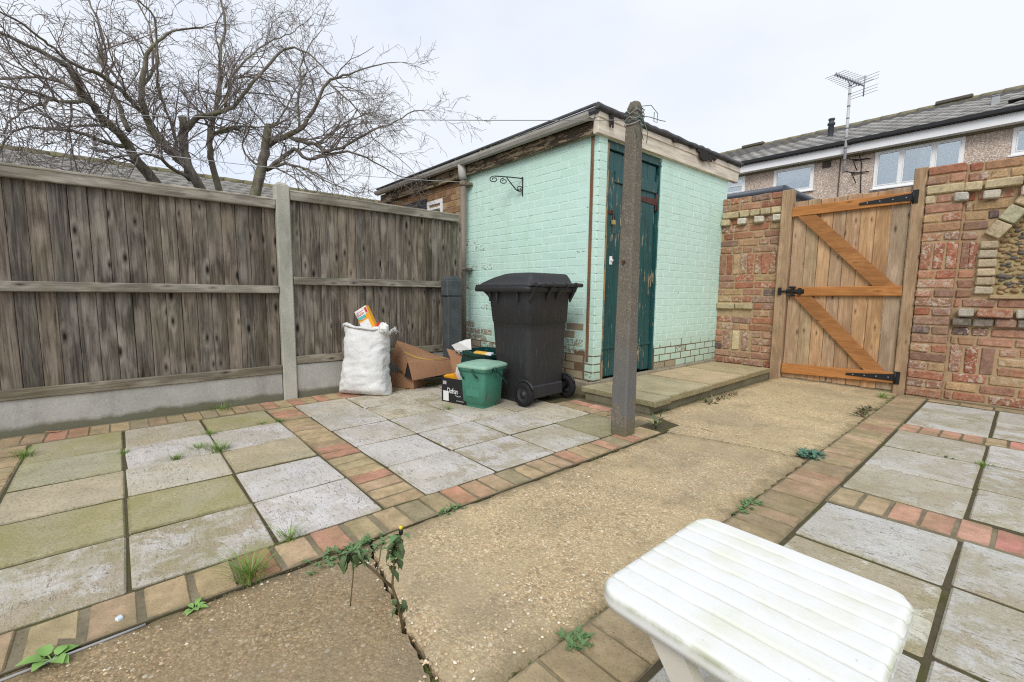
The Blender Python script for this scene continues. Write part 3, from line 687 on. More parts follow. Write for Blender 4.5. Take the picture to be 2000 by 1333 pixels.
# grey spur post in the corner
t = tag(empty('spur_post', (-3.99, 2.645, 0)), 'dark grey painted concrete spur post standing in the corner by the downpipe', 'post')
GPAINT = mk_flake('grey_painted_concrete', (.075, .083, .088), (.20, .19, .16), .12, 'n', .8)
m = MB().box(-.055, .055, -.09, .085, -.07, .875, .008)
obj('shaft', m.mesh('shaft', GPAINT), t, local=True)
m = MB().box(-.062, .062, -.105, .09, .872, 1.045, .012)
m.add([(-.055, -.095, 1.045), (.055, -.095, 1.045), (.055, .082, 1.045), (-.055, .082, 1.045), (-.04, -.05, 1.088), (.04, -.05, 1.088), (.04, .05, 1.088), (-.04, .05, 1.088)], [[0, 1, 5, 4], [1, 2, 6, 5], [2, 3, 7, 6], [3, 0, 4, 7], [4, 5, 6, 7]])
obj('head', m.mesh('head', GPAINT), t, local=True)
obj('bolt', MB().tube([(0, 0, 1.08), (0, 0, 1.115)], .009, 8).mesh('bolt', RUST), t, local=True)
tag(obj('fence_end_post', MB().box(-4.19, -4.13, 2.805, 2.86, -.07, 1.66, .004).mesh('fence_end_post', mk_wood('grey_timber', 'z', (.33, .28, .23), (.14, .11, .09)))), 'slim grey timber post at the end of the fence beside the downpipe', 'post')
# ================================================================== SHED
SY, SX = 3.20, -2.55          # faces of its two visible walls
shed = tag(empty('garden_shed', (SX, SY, 0)), 'mint green painted brick shed with a dark green door and flat felt roof', 'shed')
CH_ = .0745; Z0 = .125
BM = {}
def pbrick(sx, sy, sz, kind, mat, name='brick', jit=.0012, bev=.0035):
    key = (round(sx, 3), round(sy, 3), round(sz, 3), kind, R.randint(0, 3))
    if key not in BM: BM[key] = MB().box(-sx/2, sx/2, -sy/2, sy/2, -sz/2, sz/2, bev, jit).mesh(name, mat)
    return BM[key]
def lowness(z): return max(0.0, min(1.0, (z-.20)/.32))
bricks_made = 0
rest = MB()
def shed_brick(parent, x, y, z, sx, sy, sz, alpha):
    global bricks_made
    if bricks_made < 300:
        obj('brick', pbrick(sx, sy, sz, 'mint', MINT), parent, (x, y, z), color=(1, 1, 1, alpha)); bricks_made += 1
    else:
        v, f = chbox(sx, sy, sz, .0035, .0012); rest.add([(a+x, b_+y, c+z) for a, b_, c in v], f)
# side wall (faces the camera's left)
side = obj('side_wall', MB().box(-4.62, SX-.012, SY+.0018, SY+.10, Z0-.004, 2.34).mesh('side_wall', MINTC), shed)
rs = random.Random(5)
for r in range(29):
    z = Z0+(r+.5)*CH_
    x = SX-.118-(.105 if r % 2 else 0)
    while x > -4.62:
        x0 = max(x-.217, -4.62)
        if x-x0 > .03:
            xc_ = (x+x0)/2
            a = 1.0
            if z < .36: a = rs.choice([.0, .05, .0, .3]) if z < .29 else rs.choice([.1, .35, .5])
            elif z < .52: a = rs.choice([.45, .55, .62, 1])
            elif z < .62: a = rs.choice([.62, .7, 1, 1])
            if xc_ < -4.12 and z < 1.75: a = min(a, rs.choice([.54, .60, .68, .85, 1]))
            if xc_ > -3.0 and z < .62: a = min(a, rs.choice([.3, .5, .55, .6]))
            if xc_ < -4.25 and z < .56: a = min(a, rs.choice([.1, .45]))
            shed_brick(side, xc_, SY+.0475-.0, z, x-x0-.008, .095, CH_-.008, a)
        x -= .225
# front wall (door side)
front = obj('front_wall', MB().box(SX-.10, SX-.0018, SY+.02, 3.318, Z0-.004, 2.34).box(SX-.10, SX-.0018, 4.205, 5.70, Z0-.004, 2.34).box(SX-.10, SX-.0018, 3.318, 4.205, 2.27, 2.34).mesh('front_wall', MINTC), shed)
for r in range(29):
    z = Z0+(r+.5)*CH_
    a = rs.choice([.9, 1, 1, 1]) if z > .3 else rs.choice([.7, .8, .9])
    shed_brick(front, SX-.05, SY+.055, z, .10, .110, CH_-.007, a if z > .19 else .55)
order = []
for r in range(29):
    z = Z0+(r+.5)*CH_
    y = 4.21 - (.11 if r % 2 else 0)
    while y < 5.68:
        y0, y1 = max(y, 4.21), min(y+.215, 5.68)
        if y1-y0 > .03:
            a = 1.0
            if z < .36: a = rs.choice([.35, .5, .62, .8, .9]) if z > .2 else rs.choice([.0, .42, .62, .75])
            if z < .2 and y > 5.0: a = .05
            if z < .28 and y > 4.9: a = min(a, rs.choice([.2, .5, .6]))
            elif .36 <= z < .5: a = rs.choice([.7, .85, 1])
            order.append((y0, y1, z, a))
        y += .2235
order.sort(key=lambda q: (q[0] > 4.75, q[2]))
for (y0, y1, z, a) in order: shed_brick(front, SX-.0475, (y0+y1)/2, z, .095, y1-y0-.007, CH_-.007, a)
obj('brick', rest.mesh('brick_field', MINT), front, (0, 0, 0), color=(1, 1, 1, 1), kind='stuff')
obj('plinth', MB().box(-4.62, SX-.02, SY-.055, SY+.02, -.07, .118, .008).box(SX-.05, SX+.01, SY-.045, 3.33, -.07, .118, .006).box(SX-.06, SX+.005, 4.20, 5.62, -.07, .121, .006).mesh('plinth', PLINTH), shed)
# bare brown batten up the corner
obj('corner_batten', MB().box(SX-.085, SX-.055, SY-.012, SY+.004, .30, 2.275, .003, .002).mesh('corner_batten', STRIP), shed)
# inner dark volume so that nothing shows through the gaps
obj('interior', MB().box(-4.55, SX-.14, SY+.13, 5.68, .0, 2.33).mesh('interior', TAR), shed)
# door
door = obj('door', MB().box(SX-.075, SX-.055, 3.345, 4.18, .145, 2.195, .002).mesh('door_back', DOORG), shed)
ws = [.115, .125, .14, .14, .14, .145]; y = 3.347
for w in ws:
    obj('plank', MB().box(SX-.060, SX-.036, y+.002, y+w-.002, .135+R.uniform(0, .02), 2.19, .004, .001).mesh('plank', DOORG), door); y += w+.001
obj('ledge', MB().box(SX-.036, SX-.018, 3.47, 4.165, 1.925, 2.03, .005).mesh('ledge', DOORG), door)
obj('ledge', MB().box(SX-.036, SX-.026, 3.36, 4.165, .40, .425, .003).mesh('ledge_low', DOORG), door)
JAMB = mk_flake('peeling_door_jamb', (.03, .10, .095), (.52, .36, .17), .78, 'z', .6)
obj('door_frame', MB().box(SX-.07, SX-.004, 3.312, 3.350, .12, 2.24, .003).mesh('jamb_l', JAMB), shed)
obj('door_frame', MB().box(SX-.07, SX-.012, 4.183, 4.204, .13, 2.24, .003).box(SX-.07, SX-.014, 3.343, 4.183, 2.198, 2.262, .003).mesh('jamb_r', DOORG), shed)
hg = MB(); hg.prism([(0, -.035), (0, .035), (-.40, .012), (-.40, -.012)], .005)
def hinge_at(z, L, name, mat):
    m_ = MB(); y1 = 4.178
    m_.add([(SX-.034, y1-.02, z-.032), (SX-.034, y1-.02, z+.032), (SX-.034, y1-L, z+.014), (SX-.034, y1-L, z-.014), (SX-.029, y1-.02, z-.032), (SX-.029, y1-.02, z+.032), (SX-.029, y1-L, z+.014), (SX-.029, y1-L, z-.014)],
           [[4, 5, 6, 7][::-1], [0, 1, 5, 4], [1, 2, 6, 5], [2, 3, 7, 6], [3, 0, 4, 7]])
    m_.box(SX-.034, SX-.024, y1-.022, y1+.012, z-.085, z+.085, .002); m_.tube([(SX-.022, y1-.006, z-.08), (SX-.022, y1-.006, z+.08)], .007, 8)
    return obj(name, m_.mesh(name, mat), door)
hinge_at(1.845, .43, 'hinge', RUST)
hinge_at(2.02, .06, 'hinge', DOORG)
obj('hasp', MB().box(SX-.036, SX-.028, 3.335, 3.475, 1.64, 1.672, .003).box(SX-.03, SX-.012, 3.44, 3.452, 1.635, 1.68, .002).mesh('hasp', RUST), door)
pk = MB().box(SX-.030, SX-.006, 3.437, 3.477, 1.545, 1.588, .004); pk.tube([(SX-.018, 3.443, 1.585), (SX-.018, 3.443, 1.625), (SX-.018, 3.450, 1.636), (SX-.018, 3.464, 1.636), (SX-.018, 3.471, 1.625), (SX-.018, 3.471, 1.585)], .0035, 6, mi=1)
tag(obj('padlock', pk.mesh('padlock', [BRASS, BLACKM])), 'small brass padlock hanging from the hasp of the green shed door', 'padlock')
obj('keyhole_cover', MB().box(SX-.036, SX-.028, 3.435, 3.475, 1.185, 1.262, .006).tube([(SX-.03, 3.455, 1.225), (SX-.012, 3.455, 1.225)], .012, 10).mesh('keyhole_cover', UPVC), door)
# fascia boards
m = MB().box(SX-.02, SX+.035, 3.135, 5.90, 2.268, 2.272+.125, .003, .001)
v = m.v
m.v = [(a, b_, c+(.035 if b_ > 4 else 0)) for a, b_, c in v]
obj('fascia', m.mesh('front_fascia', FASC), shed)
m = MB().box(SX-.015, SX+.045, 3.13, 5.92, 2.395, 2.46, .003, .001); m.v = [(a, b_, c+(.03 if b_ > 4 else 0)) for a, b_, c in m.v]
obj('fascia', m.mesh('front_fascia_upper', FASC), shed)
obj('fascia', MB().box(-4.60, SX-.022, 3.142, 3.175, 2.275, 2.385, .003, .001).mesh('side_fascia', FASCX), shed)
# roof
def roofdeck(x0, x1, y0, y1, za, zb, mat, nm, par):
    m_ = MB().box(x0, x1, y0, y1, 0, .05, .014); m_.v = [(a, b_, c+za+(zb-za)*((b_-y0)/(y1-y0))) for a, b_, c in m_.v]
    return obj(nm, m_.mesh(nm, mat), par)
roofdeck(-4.62, SX+.05, 3.10, 5.93, 2.425, 2.475, FELT, 'roof', shed)
m = MB(); rr = random.Random(2)
pts = [(SX+.055, 3.09+2.85*i/40, 2.468+.05*i/40+rr.uniform(-.004, .004)) for i in range(41)]
m.tube(pts, [.022+rr.uniform(-.004, .006) for _ in pts], 8)
obj('felt_roll', m.mesh('felt_roll', FELT), shed)
m = MB()
for (yc, w, h) in ((3.28, .05, .14), (4.36, .17, .085), (4.66, .08, .05), (4.98, .40, .125), (5.2, .14, .08), (5.55, .12, .04)):
    n = 7
    for k in range(n):
        ya = yc-w/2+w*k/n; hh = h*rr.uniform(.45, 1.1); zt = 2.475+.05*(ya-3.1)/2.8
        m.box(SX+.052, SX+.062+rr.uniform(0, .012), ya, ya+w/n+.003, zt-hh, zt, .003, .002)
obj('torn_felt', m.mesh('torn_felt', TAR), shed)
def gutter(x0, x1, par, nm='gutter'):
    m_ = MB(); y0, y1, zt = 3.035, 3.128, 2.425
    prof = [(y1, zt+.0), (y1, zt-.022), (y1-.018, zt-.05), (y0+.02, zt-.05), (y0+.004, zt-.022), (y0, zt), (y0+.006, zt), (y0+.012, zt-.02), (y0+.024, zt-.043), (y1-.022, zt-.043), (y1-.006, zt-.02), (y1-.006, zt)]
    n = len(prof)
    m_.add([(x0, a, c) for a, c in prof]+[(x1, a, c) for a, c in prof], [[k, (k+1) % n, n+(k+1) % n, n+k] for k in range(n)])
    o_ = obj(nm, m_.mesh(nm, GUTT), par); return o_
gutter(-4.60, SX-.0, shed)
# moss and grit along the eaves
m = MB(); rg = random.Random(8)
for _ in range(420):
    x = rg.choice([rg.uniform(-4.5, -3.35), rg.uniform(-4.4, -3.6), rg.uniform(-3.3, -3.0)]); cl = math.sin(x*9)+math.sin(x*23+1)
    if cl < .15: continue
    y = rg.uniform(3.055, 3.125); s_ = rg.uniform(.008, .022)
    m.lathe([(s_*1.2, 0), (s_, s_*.5), (s_*.5, s_*.9), (.0005, s_)], 6, 'z', (x, y, 2.414+rg.uniform(0, .02)))
tag(obj('moss', m.mesh('roof_moss', MOSS), shed), kind='stuff')

# scroll bracket on the wall
t = tag(empty('hanging_bracket', (-3.52, SY-.006, 2.0)), 'black wrought iron scroll bracket for a hanging basket on the mint wall', 'bracket')
bk = lambda pts, r, nm: obj(nm, MB().tube([(-3.52+p[0], SY-.008-p[2], 1.905+p[1]) for p in pts], r, 6).mesh(nm, BLACKM), t)
bk([(0, 0, 0), (0, .19, 0)], .006, 'back_plate')
bk([(0, .175, 0), (-.10, .19, .10), (-.19, .20, .19), (-.205, .2, .205)], .006, 'arm')
def scroll(cx, cy, r, turns, dirn, a0): return [(cx+(r*(1-.7*k/24))*math.cos(a0+dirn*turns*2*PI*k/24), cy+(r*(1-.7*k/24))*math.sin(a0+dirn*turns*2*PI*k/24)) for k in range(25)]
for (cx, cy, r, a0, d_) in ((-.208, .168, .033, PI/2, 1), (-.135, .150, .030, PI/2, 1), (-.022, .075, .028, -PI/2, 1)):
    bk([(x, y_, -x) for x, y_ in scroll(cx, cy, r, 1.3, d_, a0)], .005, 'scroll')
bk([(-.115, .185, .115), (-.085, .13, .085), (-.045, .062, .045), (-.022, .047, .022)], .0065, 'brace')

# ================================================================== NEIGHBOUR'S BRICK STORE, same roof line
store = tag(empty('brick_store', (-5.7, SY, 0)), 'brown brick outbuilding with a small white window beyond the fence', 'outbuilding')
wl = obj('wall', MB().box(-6.95, -4.625, SY+.006, SY+.10, 0, 2.34).mesh('store_wall', MORT), store, color=(1, 1, 1))
nb = 0
for r in range(16):
    z = 1.15+(r+.5)*.0745; x = -4.63-(.11 if r % 2 else 0)
    while x > -6.9:
        if not (-5.99 < x-.1 < -4.93+.2 and 1.70 < z < 2.12 and x-.1 < -5.02):
            k = R.uniform(.75, 1.15); c = R.choice([(.38, .23, .115), (.34, .19, .10), (.42, .27, .15), (.30, .17, .095)])
            obj('brick', pbrick(.214, .095, .0655, 'store', RBRICK), wl, (x-.107, SY+.0475, z), color=tuple(q*k for q in c)+(.12,)); nb += 1
        x -= .2245
win = obj('window', MB().box(-5.42, -5.04, SY-.012, SY+.04, 1.66, 1.715, .004).box(-5.42, -5.04, SY-.012, SY+.04, 2.055, 2.105, .004).box(-5.42, -5.37, SY-.012, SY+.04, 1.715, 2.055, .004).box(-5.09, -5.04, SY-.012, SY+.04, 1.715, 2.055, .004).box(-5.37, -5.09, SY-.006, SY+.03, 1.99, 2.02, .003).mesh('store_window', UPVC), store)
obj('pane', MB().box(-5.37, -5.09, SY+.005, SY+.012, 1.715, 1.99).mesh('store_pane', GLASS), win)
obj('pane', MB().box(-5.37, -5.09, SY+.03, SY+.035, 1.715, 2.055).mesh('store_dark', ROOM), win)
obj('shutter', MB().box(-6.05, -5.425, SY-.03, SY-.005, 1.62, 2.15, .004).mesh('shutter', m_plain('charcoal_board', (.03, .032, .037), .6, .3)), store)
obj('fascia', MB().box(-6.72, -4.605, 3.142, 3.18, 2.26, 2.385, .003).mesh('store_fascia', FASCX), store)
gutter(-6.72, -4.605, store)
roofdeck(-6.75, -4.625, 3.10, 5.9, 2.425, 2.475, FELT, 'roof', store)
obj('capping', MB().tube([(-6.75, 3.10, 2.475), (-2.52, 3.10, 2.487)], .014, 8).mesh('eaves_roll', FELT), store)
# downpipe
t = tag(empty('downpipe', (-4.47, 3.12, 0)), 'brown-grey rainwater downpipe at the left edge of the mint wall', 'downpipe')
obj('pipe', MB().tube([(-4.47, 3.12, .02), (-4.47, 3.12, 2.30)], .036, 16).mesh('pipe', PIPE), t)
obj('outlet', MB().tube([(-4.47, 3.10, 2.385), (-4.47, 3.11, 2.27), (-4.47, 3.12, 2.22)], [.05, .046, .044], 16).mesh('outlet', GUTT), t)
for z in (2.17, 1.19):
    obj('pipe_bracket', MB().tube([(-4.47, 3.12, z-.02), (-4.47, 3.12, z+.02)], .043, 16).box(-4.545, -4.38, 3.135, 3.19, z-.014, z+.014, .003).mesh('pipe_bracket', PIPE), t)
tag(obj('waste_pipe', MB().tube([(-4.40, 3.05, 1.17), (-4.62, 3.05, 1.17)], .016, 8).tube([(-4.52, 3.05, 1.16), (-4.52, 3.05, 1.05)], .012, 8, mi=1).mesh('waste_pipe', [PIPE, m_plain('orange_rubber', (.55, .13, .03), .5, .4)])), 'short pipe stub with an orange end beside the downpipe', 'pipe')

# ================================================================== DOORSTEP
step = tag(empty('doorstep', (-2.1, 4.2, 0)), 'low paved doorstep of three tan flags in front of the green door', 'step')
obj('riser', MB().box(-2.50, -1.865, 3.04, 5.48, -.07, .058, .006).mesh('riser', PLINTH), step)
for (ya, yb, c) in ((3.02, 3.26, (.42, .37, .24)), (3.263, 4.02, (.50, .43, .27)), (4.024, 4.80, (.60, .46, .29)), (4.804, 5.46, (.48, .38, .23))):
    xr = -1.825 if ya > 3.1 else -1.80
    o = obj('flag', MB().box(-2.53, xr-.03*(ya-3)/2.4, ya+.002, yb-.002, .058, .106, .005, .002).mesh('flag', SLAB2), step, color=c+(.2,))
obj('threshold', MB().box(-2.56, -2.50, 3.3, 5.55, .0, .128, .004, .002).mesh('threshold', PLINTH), step)
# ================================================================== BRICK WALLS BY THE GATE
RED = [(.36, .115, .055), (.40, .16, .085), (.34, .17, .105), (.38, .135, .07), (.44, .22, .135), (.30, .16, .11), (.42, .19, .10), (.38, .20, .12), (.46, .25, .13)]
RED = [tuple(q*.90+.024 for q in c) for c in RED]
PURP = (.15, .10, .095); CREAM = (.55, .45, .27); BUFF = (.44, .29, .155)
CR = .0828; BH = CR-.012
rb = random.Random(21)
def rcol(kind='mix'):
    q = rb.random()
    if kind == 'cream': return CREAM
    if q < .06: return PURP
    if q < .13: return BUFF
    return rb.choice(RED)
def brk(par, x0, x1, z0, z1, yf, col=None, dep=.10, white=None):
    k = rb.uniform(.85, 1.15); c = col or rcol(); w = rb.choice([.05, .15, .3, .5, .8, 1]) if white is None else white
    me = pbrick(round(x1-x0, 2), dep, round(z1-z0, 3), 'red', RBRICK, 'brick', .0035, .009)
    o = obj('brick', me, par, ((x0+x1)/2, yf+dep/2+rb.uniform(-.004, .003), (z0+z1)/2), color=tuple(q*k for q in c)+(w,))
    o.rotation_euler = (rb.uniform(-.01, .01), rb.uniform(-.012, .012), rb.uniform(-.012, .012)); return o
ZT = 2.07
def course(i): return ZT-(i+1)*CR+.006, ZT-i*CR-.006       # z0,z1 counted from the top
def run(par, i, xa, xb, yf, L=.215, off=None, kind='mix', **kw):
    z0, z1 = course(i); x = xa - (rb.uniform(0, .18) if off is None else off)
    while x < xb-.02:
        l = rb.choice([L, L, L*1.0, .105 if L > .15 else L])
        a, c = max(x, xa), min(x+l, xb)
        if xb-c < .045: c = xb
        if c-a > .035: brk(par, a, c, z0, z1, yf, kw.get('col') if rb.random() < kw.get('pc', 1) else None, kw.get('dep', .10), kw.get('white'))
        x = c+.011
# --- short wall between shed and gate
GY = 5.60
w1 = tag(empty('brick_wall', (-2.2, GY, 0)), 'short reclaimed brick wall between the mint shed and the gate', 'brick wall', 'brick garden walls beside the gate')
core = MB().box(-2.70, -1.885, GY+.010, GY+.22, -.07, ZT-.01)
obj('mortar', core.mesh('mortar', MORT), w1)
XA, XB = -2.548, -1.893
for i in range(25):
    if i in (9, 10, 20, 21) : continue
    z0, z1 = course(i)
    if i == 2: run(w1, i, XA+.02, XB, GY-.045, .21, .03, col=CREAM, pc=.85, dep=.15, white=.3); continue
    if i == 3:
        x = XA
        for k in range(4):
            brk(w1, x+.01, x+.105, z0, z1, GY-.05 if k < 4 else GY, (.62, .57, .47) if k else CREAM, .16, .4)
            if k < 3: brk(w1, x+.118, min(x+.205, XB), z0, z1, GY, rcol())
            x += .187
        continue
    if i == 8:
        x = XA
        while x < XB-.03:
            wd = min(.076, XB-x); brk(w1, x, x+wd-.008, course(10)[0], z1, GY, rb.choice([PURP, RED[0], RED[2], RED[3], CREAM, BUFF, RED[1]])); x += wd+.004
        continue
    if i == 15: run(w1, i, XA, -2.13, GY-.03, .21, 0, col=CREAM, pc=1, dep=.13, white=.2); run(w1, i, -2.12, XB, GY); continue
    if i == 16:
        for k in range(3): brk(w1, XA+.02+k*.14, XA+.075+k*.14, z0, z1, GY+.055, BUFF, .05, .1)
        run(w1, i, -2.12, XB, GY, .105); continue
    if i == 19:
        brk(w1, XA, XA+.075, z0, z1, GY); brk(w1, XA, XA+.075, *course(20), GY); brk(w1, XA, XA+.075, *course(21), GY)
        for k in range(3): brk(w1, XA+.09+k*.108, XA+.175+k*.108, course(21)[0], z1, GY, [RED[5], CREAM, RED[5]][k])
        for q in (19, 20, 21): run(w1, q, XA+.42, XB, GY, .24, 0)
        continue
    run(w1, i, XA, XB, GY)
# --- long wall with pier and niche
w2 = tag(empty('brick_wall', (.3, GY, 0)), 'longer reclaimed brick wall with a pier and a pointed pebble niche right of the gate', 'brick wall', 'brick garden walls beside the gate')
NX, NW, NB, NS, NA = .0, .222, .94, 1.40, 1.75
def P4(m_, x0, x1, z0, z1, y0=GY+.010, y1=GY+.24): m_.box(x0, x1, y0, y1, z0, z1)
core = MB(); XE = 1.42
P4(core, -.70, NX-NW, -.07, ZT-.01); P4(core, NX+NW, XE, -.07, ZT-.01); P4(core, NX-NW, NX+NW, -.07, NB); P4(core, NX-NW, NX+NW, NA+.0, ZT-.01)
core.prism([(NX-NW, NS), (NX, NA), (NX-NW, NA)][::-1], .22, Matrix.Translation((0, GY+.011, 0)))
core.prism([(NX+NW, NS), (NX+NW, NA), (NX, NA)][::-1], .22, Matrix.Translation((0, GY+.011, 0)))
core.box(-.695, -.462, GY-.068, GY+.012, -.07, ZT-.01)
obj('mortar', core.mesh('mortar', MORT), w2)
obj('niche_back', MB().box(NX-NW-.02, NX+NW+.02, GY+.115, GY+.16, NB-.02, NA+.02).mesh('niche_back', m_plain('buff_mortar', (.40, .33, .17), .95, .1, .2, 20, .4)), w2)
PX0, PX1, PY = -.700, -.455, GY-.08
for i in range(25):                                     # pier
    if i in (9, 10): continue
    z0, z1 = course(i)
    if i == 8:
        for k in range(3): brk(w2, PX0+.004+k*.083, PX0+.078+k*.083, course(10)[0], z1, PY, rb.choice(RED[:4]), .12, rb.choice([.6, 1, 1]))
        continue
    if i == 2: brk(w2, PX0, PX1-.002, z0, z1, PY-.012, CREAM, .12, .15); continue
    if i == 3: brk(w2, PX0, PX0+.06, z0, z1, PY, CREAM); brk(w2, PX0+.075, PX1-.07, z0, z1, PY); brk(w2, PX1-.06, PX1+.03, z0, z1, PY-.025, (.46, .43, .38), .14, .4); continue
    if i % 2 == 0: brk(w2, PX0, PX1, z0, z1, PY, None, .12, rb.choice([.1, .4, 1]))
    else: h = PX0+rb.choice([.11, .12, .13]); brk(w2, PX0, h, z0, z1, PY, None, .12); brk(w2, h+.012, PX1, z0, z1, PY, None, .12)
def holes(z):
    if NB-.02 < z < NS: return NW+.115
    if z < NB or z > NA+.22: return 0
    t = (z-NS)/(NA-NS); return max(0, NW*(1-t)+.15)
XW0 = -.443
for i in range(25):
    z0, z1 = course(i); zc = (z0+z1)/2
    if i in (9, 10, 20, 21): 
        if i in (9, 10):
            run(w2, i, NX+NW+.13+.2, XE-.05, GY)
        continue
    if i == 2: run(w2, i, XW0-.02, XE-.05, GY-.055, .215, 0.1, col=CREAM, pc=.7, dep=.16, white=.3); continue
    if i == 3:
        x = XW0+.10
        while x < XE-.3:
            brk(w2, x, x+.105, z0, z1, GY-.05, rb.choice([(.52, .47, .38), CREAM]), .16, .35); x += .215
        run(w2, i, XW0, XE-.05, GY+.004, dep=.09); continue
    if i == 8:
        for k in range(2): brk(w2, XW0+.004+k*.052, XW0+.05+k*.052, course(10)[0], z1, GY, RED[2+k])
        for k in range(2): brk(w2, NX+NW+.13+k*.08, NX+NW+.2+k*.08, course(10)[0], z1, GY)
        run(w2, i, NX+NW+.13+.2, XE-.05, GY); continue
    if i == 14: run(w2, i, XW0, XE-.05, GY, .2, None); continue
    if i == 15: run(w2, i, XW0+.03, XE-.05, GY-.065, .215, 0, col=(.44, .41, .34), pc=.55, dep=.17, white=.5); continue
    if i == 16: run(w2, i, XW0, XE-.05, GY-.035, .12, 0, col=(.22, .19, .155), pc=.7, dep=.14, white=.3); continue
    if i == 19:
        for k in range(3): brk(w2, XW0+.004+k*.098, XW0+.085+k*.098, course(21)[0], z1, GY, [RED[2], RED[0], RED[5]][k])
        for q in (19, 20, 21): run(w2, q, XW0+.305, XE-.05, GY, .24, 0)
        continue
    h = holes(zc)
    if h: run(w2, i, XW0, NX-h-.004, GY); run(w2, i, NX+h+.004, XE-.05, GY)
    else: run(w2, i, XW0, XE-.05, GY)
# niche surround: quoins and the pointed arch
for sgn in (-1, 1):
    n = 6
    for k in range(n):
        z = NB+(NS-NB)/n*k
        a, c = (NX-NW-.105, NX-NW+.004) if sgn < 0 else (NX+NW-.004, NX+NW+.105)
        brk(w2, a, c, z+.006, z+(NS-NB)/n-.006, GY-.025, rb.choice([(.50, .40, .26), (.46, .37, .24), (.50, .42, .30)]), .15, .35)
    a0 = Vector((NX+sgn*NW, 0, NS)); a1 = Vector((NX, 0, NA)); d = (a1-a0); L = d.length; d.normalize(); nrm = Vector((d.z*sgn, 0, -d.x*sgn))
    for k in range(3):
        p = a0+d*(L*(k+.5)/3)+nrm*.055
        me = MB().box(-.055, .055, -.075, .075, -L/6+.006, L/6-.006, .008, .003).mesh('brick', RBRICK)
        o = obj('brick', me, w2, (p.x, GY+.045, p.z), color=tuple(q*rb.uniform(.9, 1.1) for q in rb.choice([(.52, .42, .25), (.47, .39, .27)]))+(.3,))
        o.rotation_euler = (0, math.atan2(d.x, d.z), 0)
obj('niche_sill', MB().box(NX-NW-.01, NX+NW+.01, GY-.02, GY+.12, NB-.03, NB-.002, .004).mesh('niche_sill', MORT), w2)
CB = [m_plain('flint_cobble', (.13, .115, .10), .6, .4, .3, 25, .2), m_plain('brown_cobble', (.26, .165, .09), .65, .35, .3, 25, .2), m_plain('tan_cobble', (.38, .27, .15), .7, .3, .25, 25, .2)]
cobs = []
for q in range(9):
    m = MB(); n = 8; rr = random.Random(q); jit = [[rr.uniform(.85, 1.15) for _ in range(n)] for _ in range(5)]
    for j, (r_, h_) in enumerate(((1, 0), (.95, .45), (.72, .8), (.35, .98), (.02, 1.03))):
        for k in range(n): m.v.append((r_*jit[j][k]*math.cos(2*PI*k/n), -h_, r_*jit[j][k]*math.sin(2*PI*k/n)))
    for j in range(4):
        for k in range(n): m.f.append([j*n+k, (j+1)*n+k, (j+1)*n+(k+1) % n, j*n+(k+1) % n]); m.sm.append(True); m.mi.append(0)
    cobs.append(m.mesh('cobble', CB[q % 3]))
placed = []; tries = 0
while tries < 4000 and len(placed) < 190:
    tries += 1; z = rb.uniform(NB+.02, NA-.04); hw = NW-.02 if z < NS else (NW-.02)*(NA-z)/(NA-NS)
    x = NX+rb.uniform(-hw, hw); s_ = rb.uniform(.013, .024)
    if all((x-a)**2+((z-b_)*1.25)**2 > (.85*(s_+s2))**2*1.25 for a, b_, s2 in placed):
        placed.append((x, z, s_)); o = obj('cobble', rb.choice(cobs), w2, (x, GY+.116, z))
        o.scale = (s_*1.35, s_*.8, s_*.85); o.rotation_euler = (0, rb.uniform(-.5, .5), 0)

# ================================================================== GATE
def gpost(x0, x1, zt, label, yf=GY-.06):
    m_ = MB().box(x0, x1, yf, yf+.10, -.07, zt, .006, .001)
    return tag(obj('gate_post', m_.mesh('gate_post', GPOST)), label, 'gate post', 'gate posts')
gpost(-1.885, -1.775, 2.055, 'brown timber gate post against the short brick wall, latch side')
gpost(-.797, -.703, 2.080, 'brown timber gate post against the brick pier, hinge side')
gate = tag(empty('garden_gate', (-1.28, GY, 0)), 'new wooden ledged and braced garden gate with black hinges', 'gate')
ed = [-1.765, -1.637, -1.52, -1.405, -1.295, -1.175, -1.055, -.935, -.803]
for i in range(8):
    k = [1.0, .93, 1.12, 1.02, .98, 1.08, .95, 1.0][i]; tint = [(1, 1, 1), (.98, 1.03, .98), (1.08, 1, .88), (1, 1, 1), (1.02, .96, .9), (1.05, .95, .8), (1.05, .93, .75), (.92, 1.0, 1.08)][i]
    me = MB().box(ed[i]+.0015, ed[i+1]-.0015, -.011, .011, (.012+.004*(i % 2)), 1.922+.006*math.sin(i*2), .004, .001)
    obj('board', me.mesh('board', GATEB), gate, (0, GY-.012, 0), color=tuple(k*q for q in tint))
def grail(x0, x1, za, zb, dz=0):
    m_ = MB().box(x0, x1, GY-.062, GY-.024, za, zb, .005, .001); m_.v = [(a, b_, c+dz*(a-x0)/(x1-x0)) for a, b_, c in m_.v]
    return obj('rail', m_.mesh('rail', GATER), gate)
grail(-1.775, -.800, 1.762, 1.862, .016); grail(-1.745, -.800, .912, 1.008, .014); grail(-1.765, -.770, .060, .165, .034)
def brace(xa, za, xb, zb, w=.10):
    """rises from lower right to upper left; ends cut level"""
    p = [(xa, za), (xa+w*1.25, za), (xb, zb), (xb-w*1.25, zb)]
    M_ = Matrix.Translation((0, GY-.060, 0)); m_ = MB().prism(p, .034, M_); return m_
BRC = mk_wood('stained_gate_brace', 'x', (.45, .205, .075), (.30, .125, .042), True, .55)
obj('brace', brace(-1.715, 1.760, -.85, 1.020, .135).mesh('brace', BRC), gate)
obj('brace', brace(-1.70, .910, -.85, .180, .135).mesh('brace', BRC), gate)
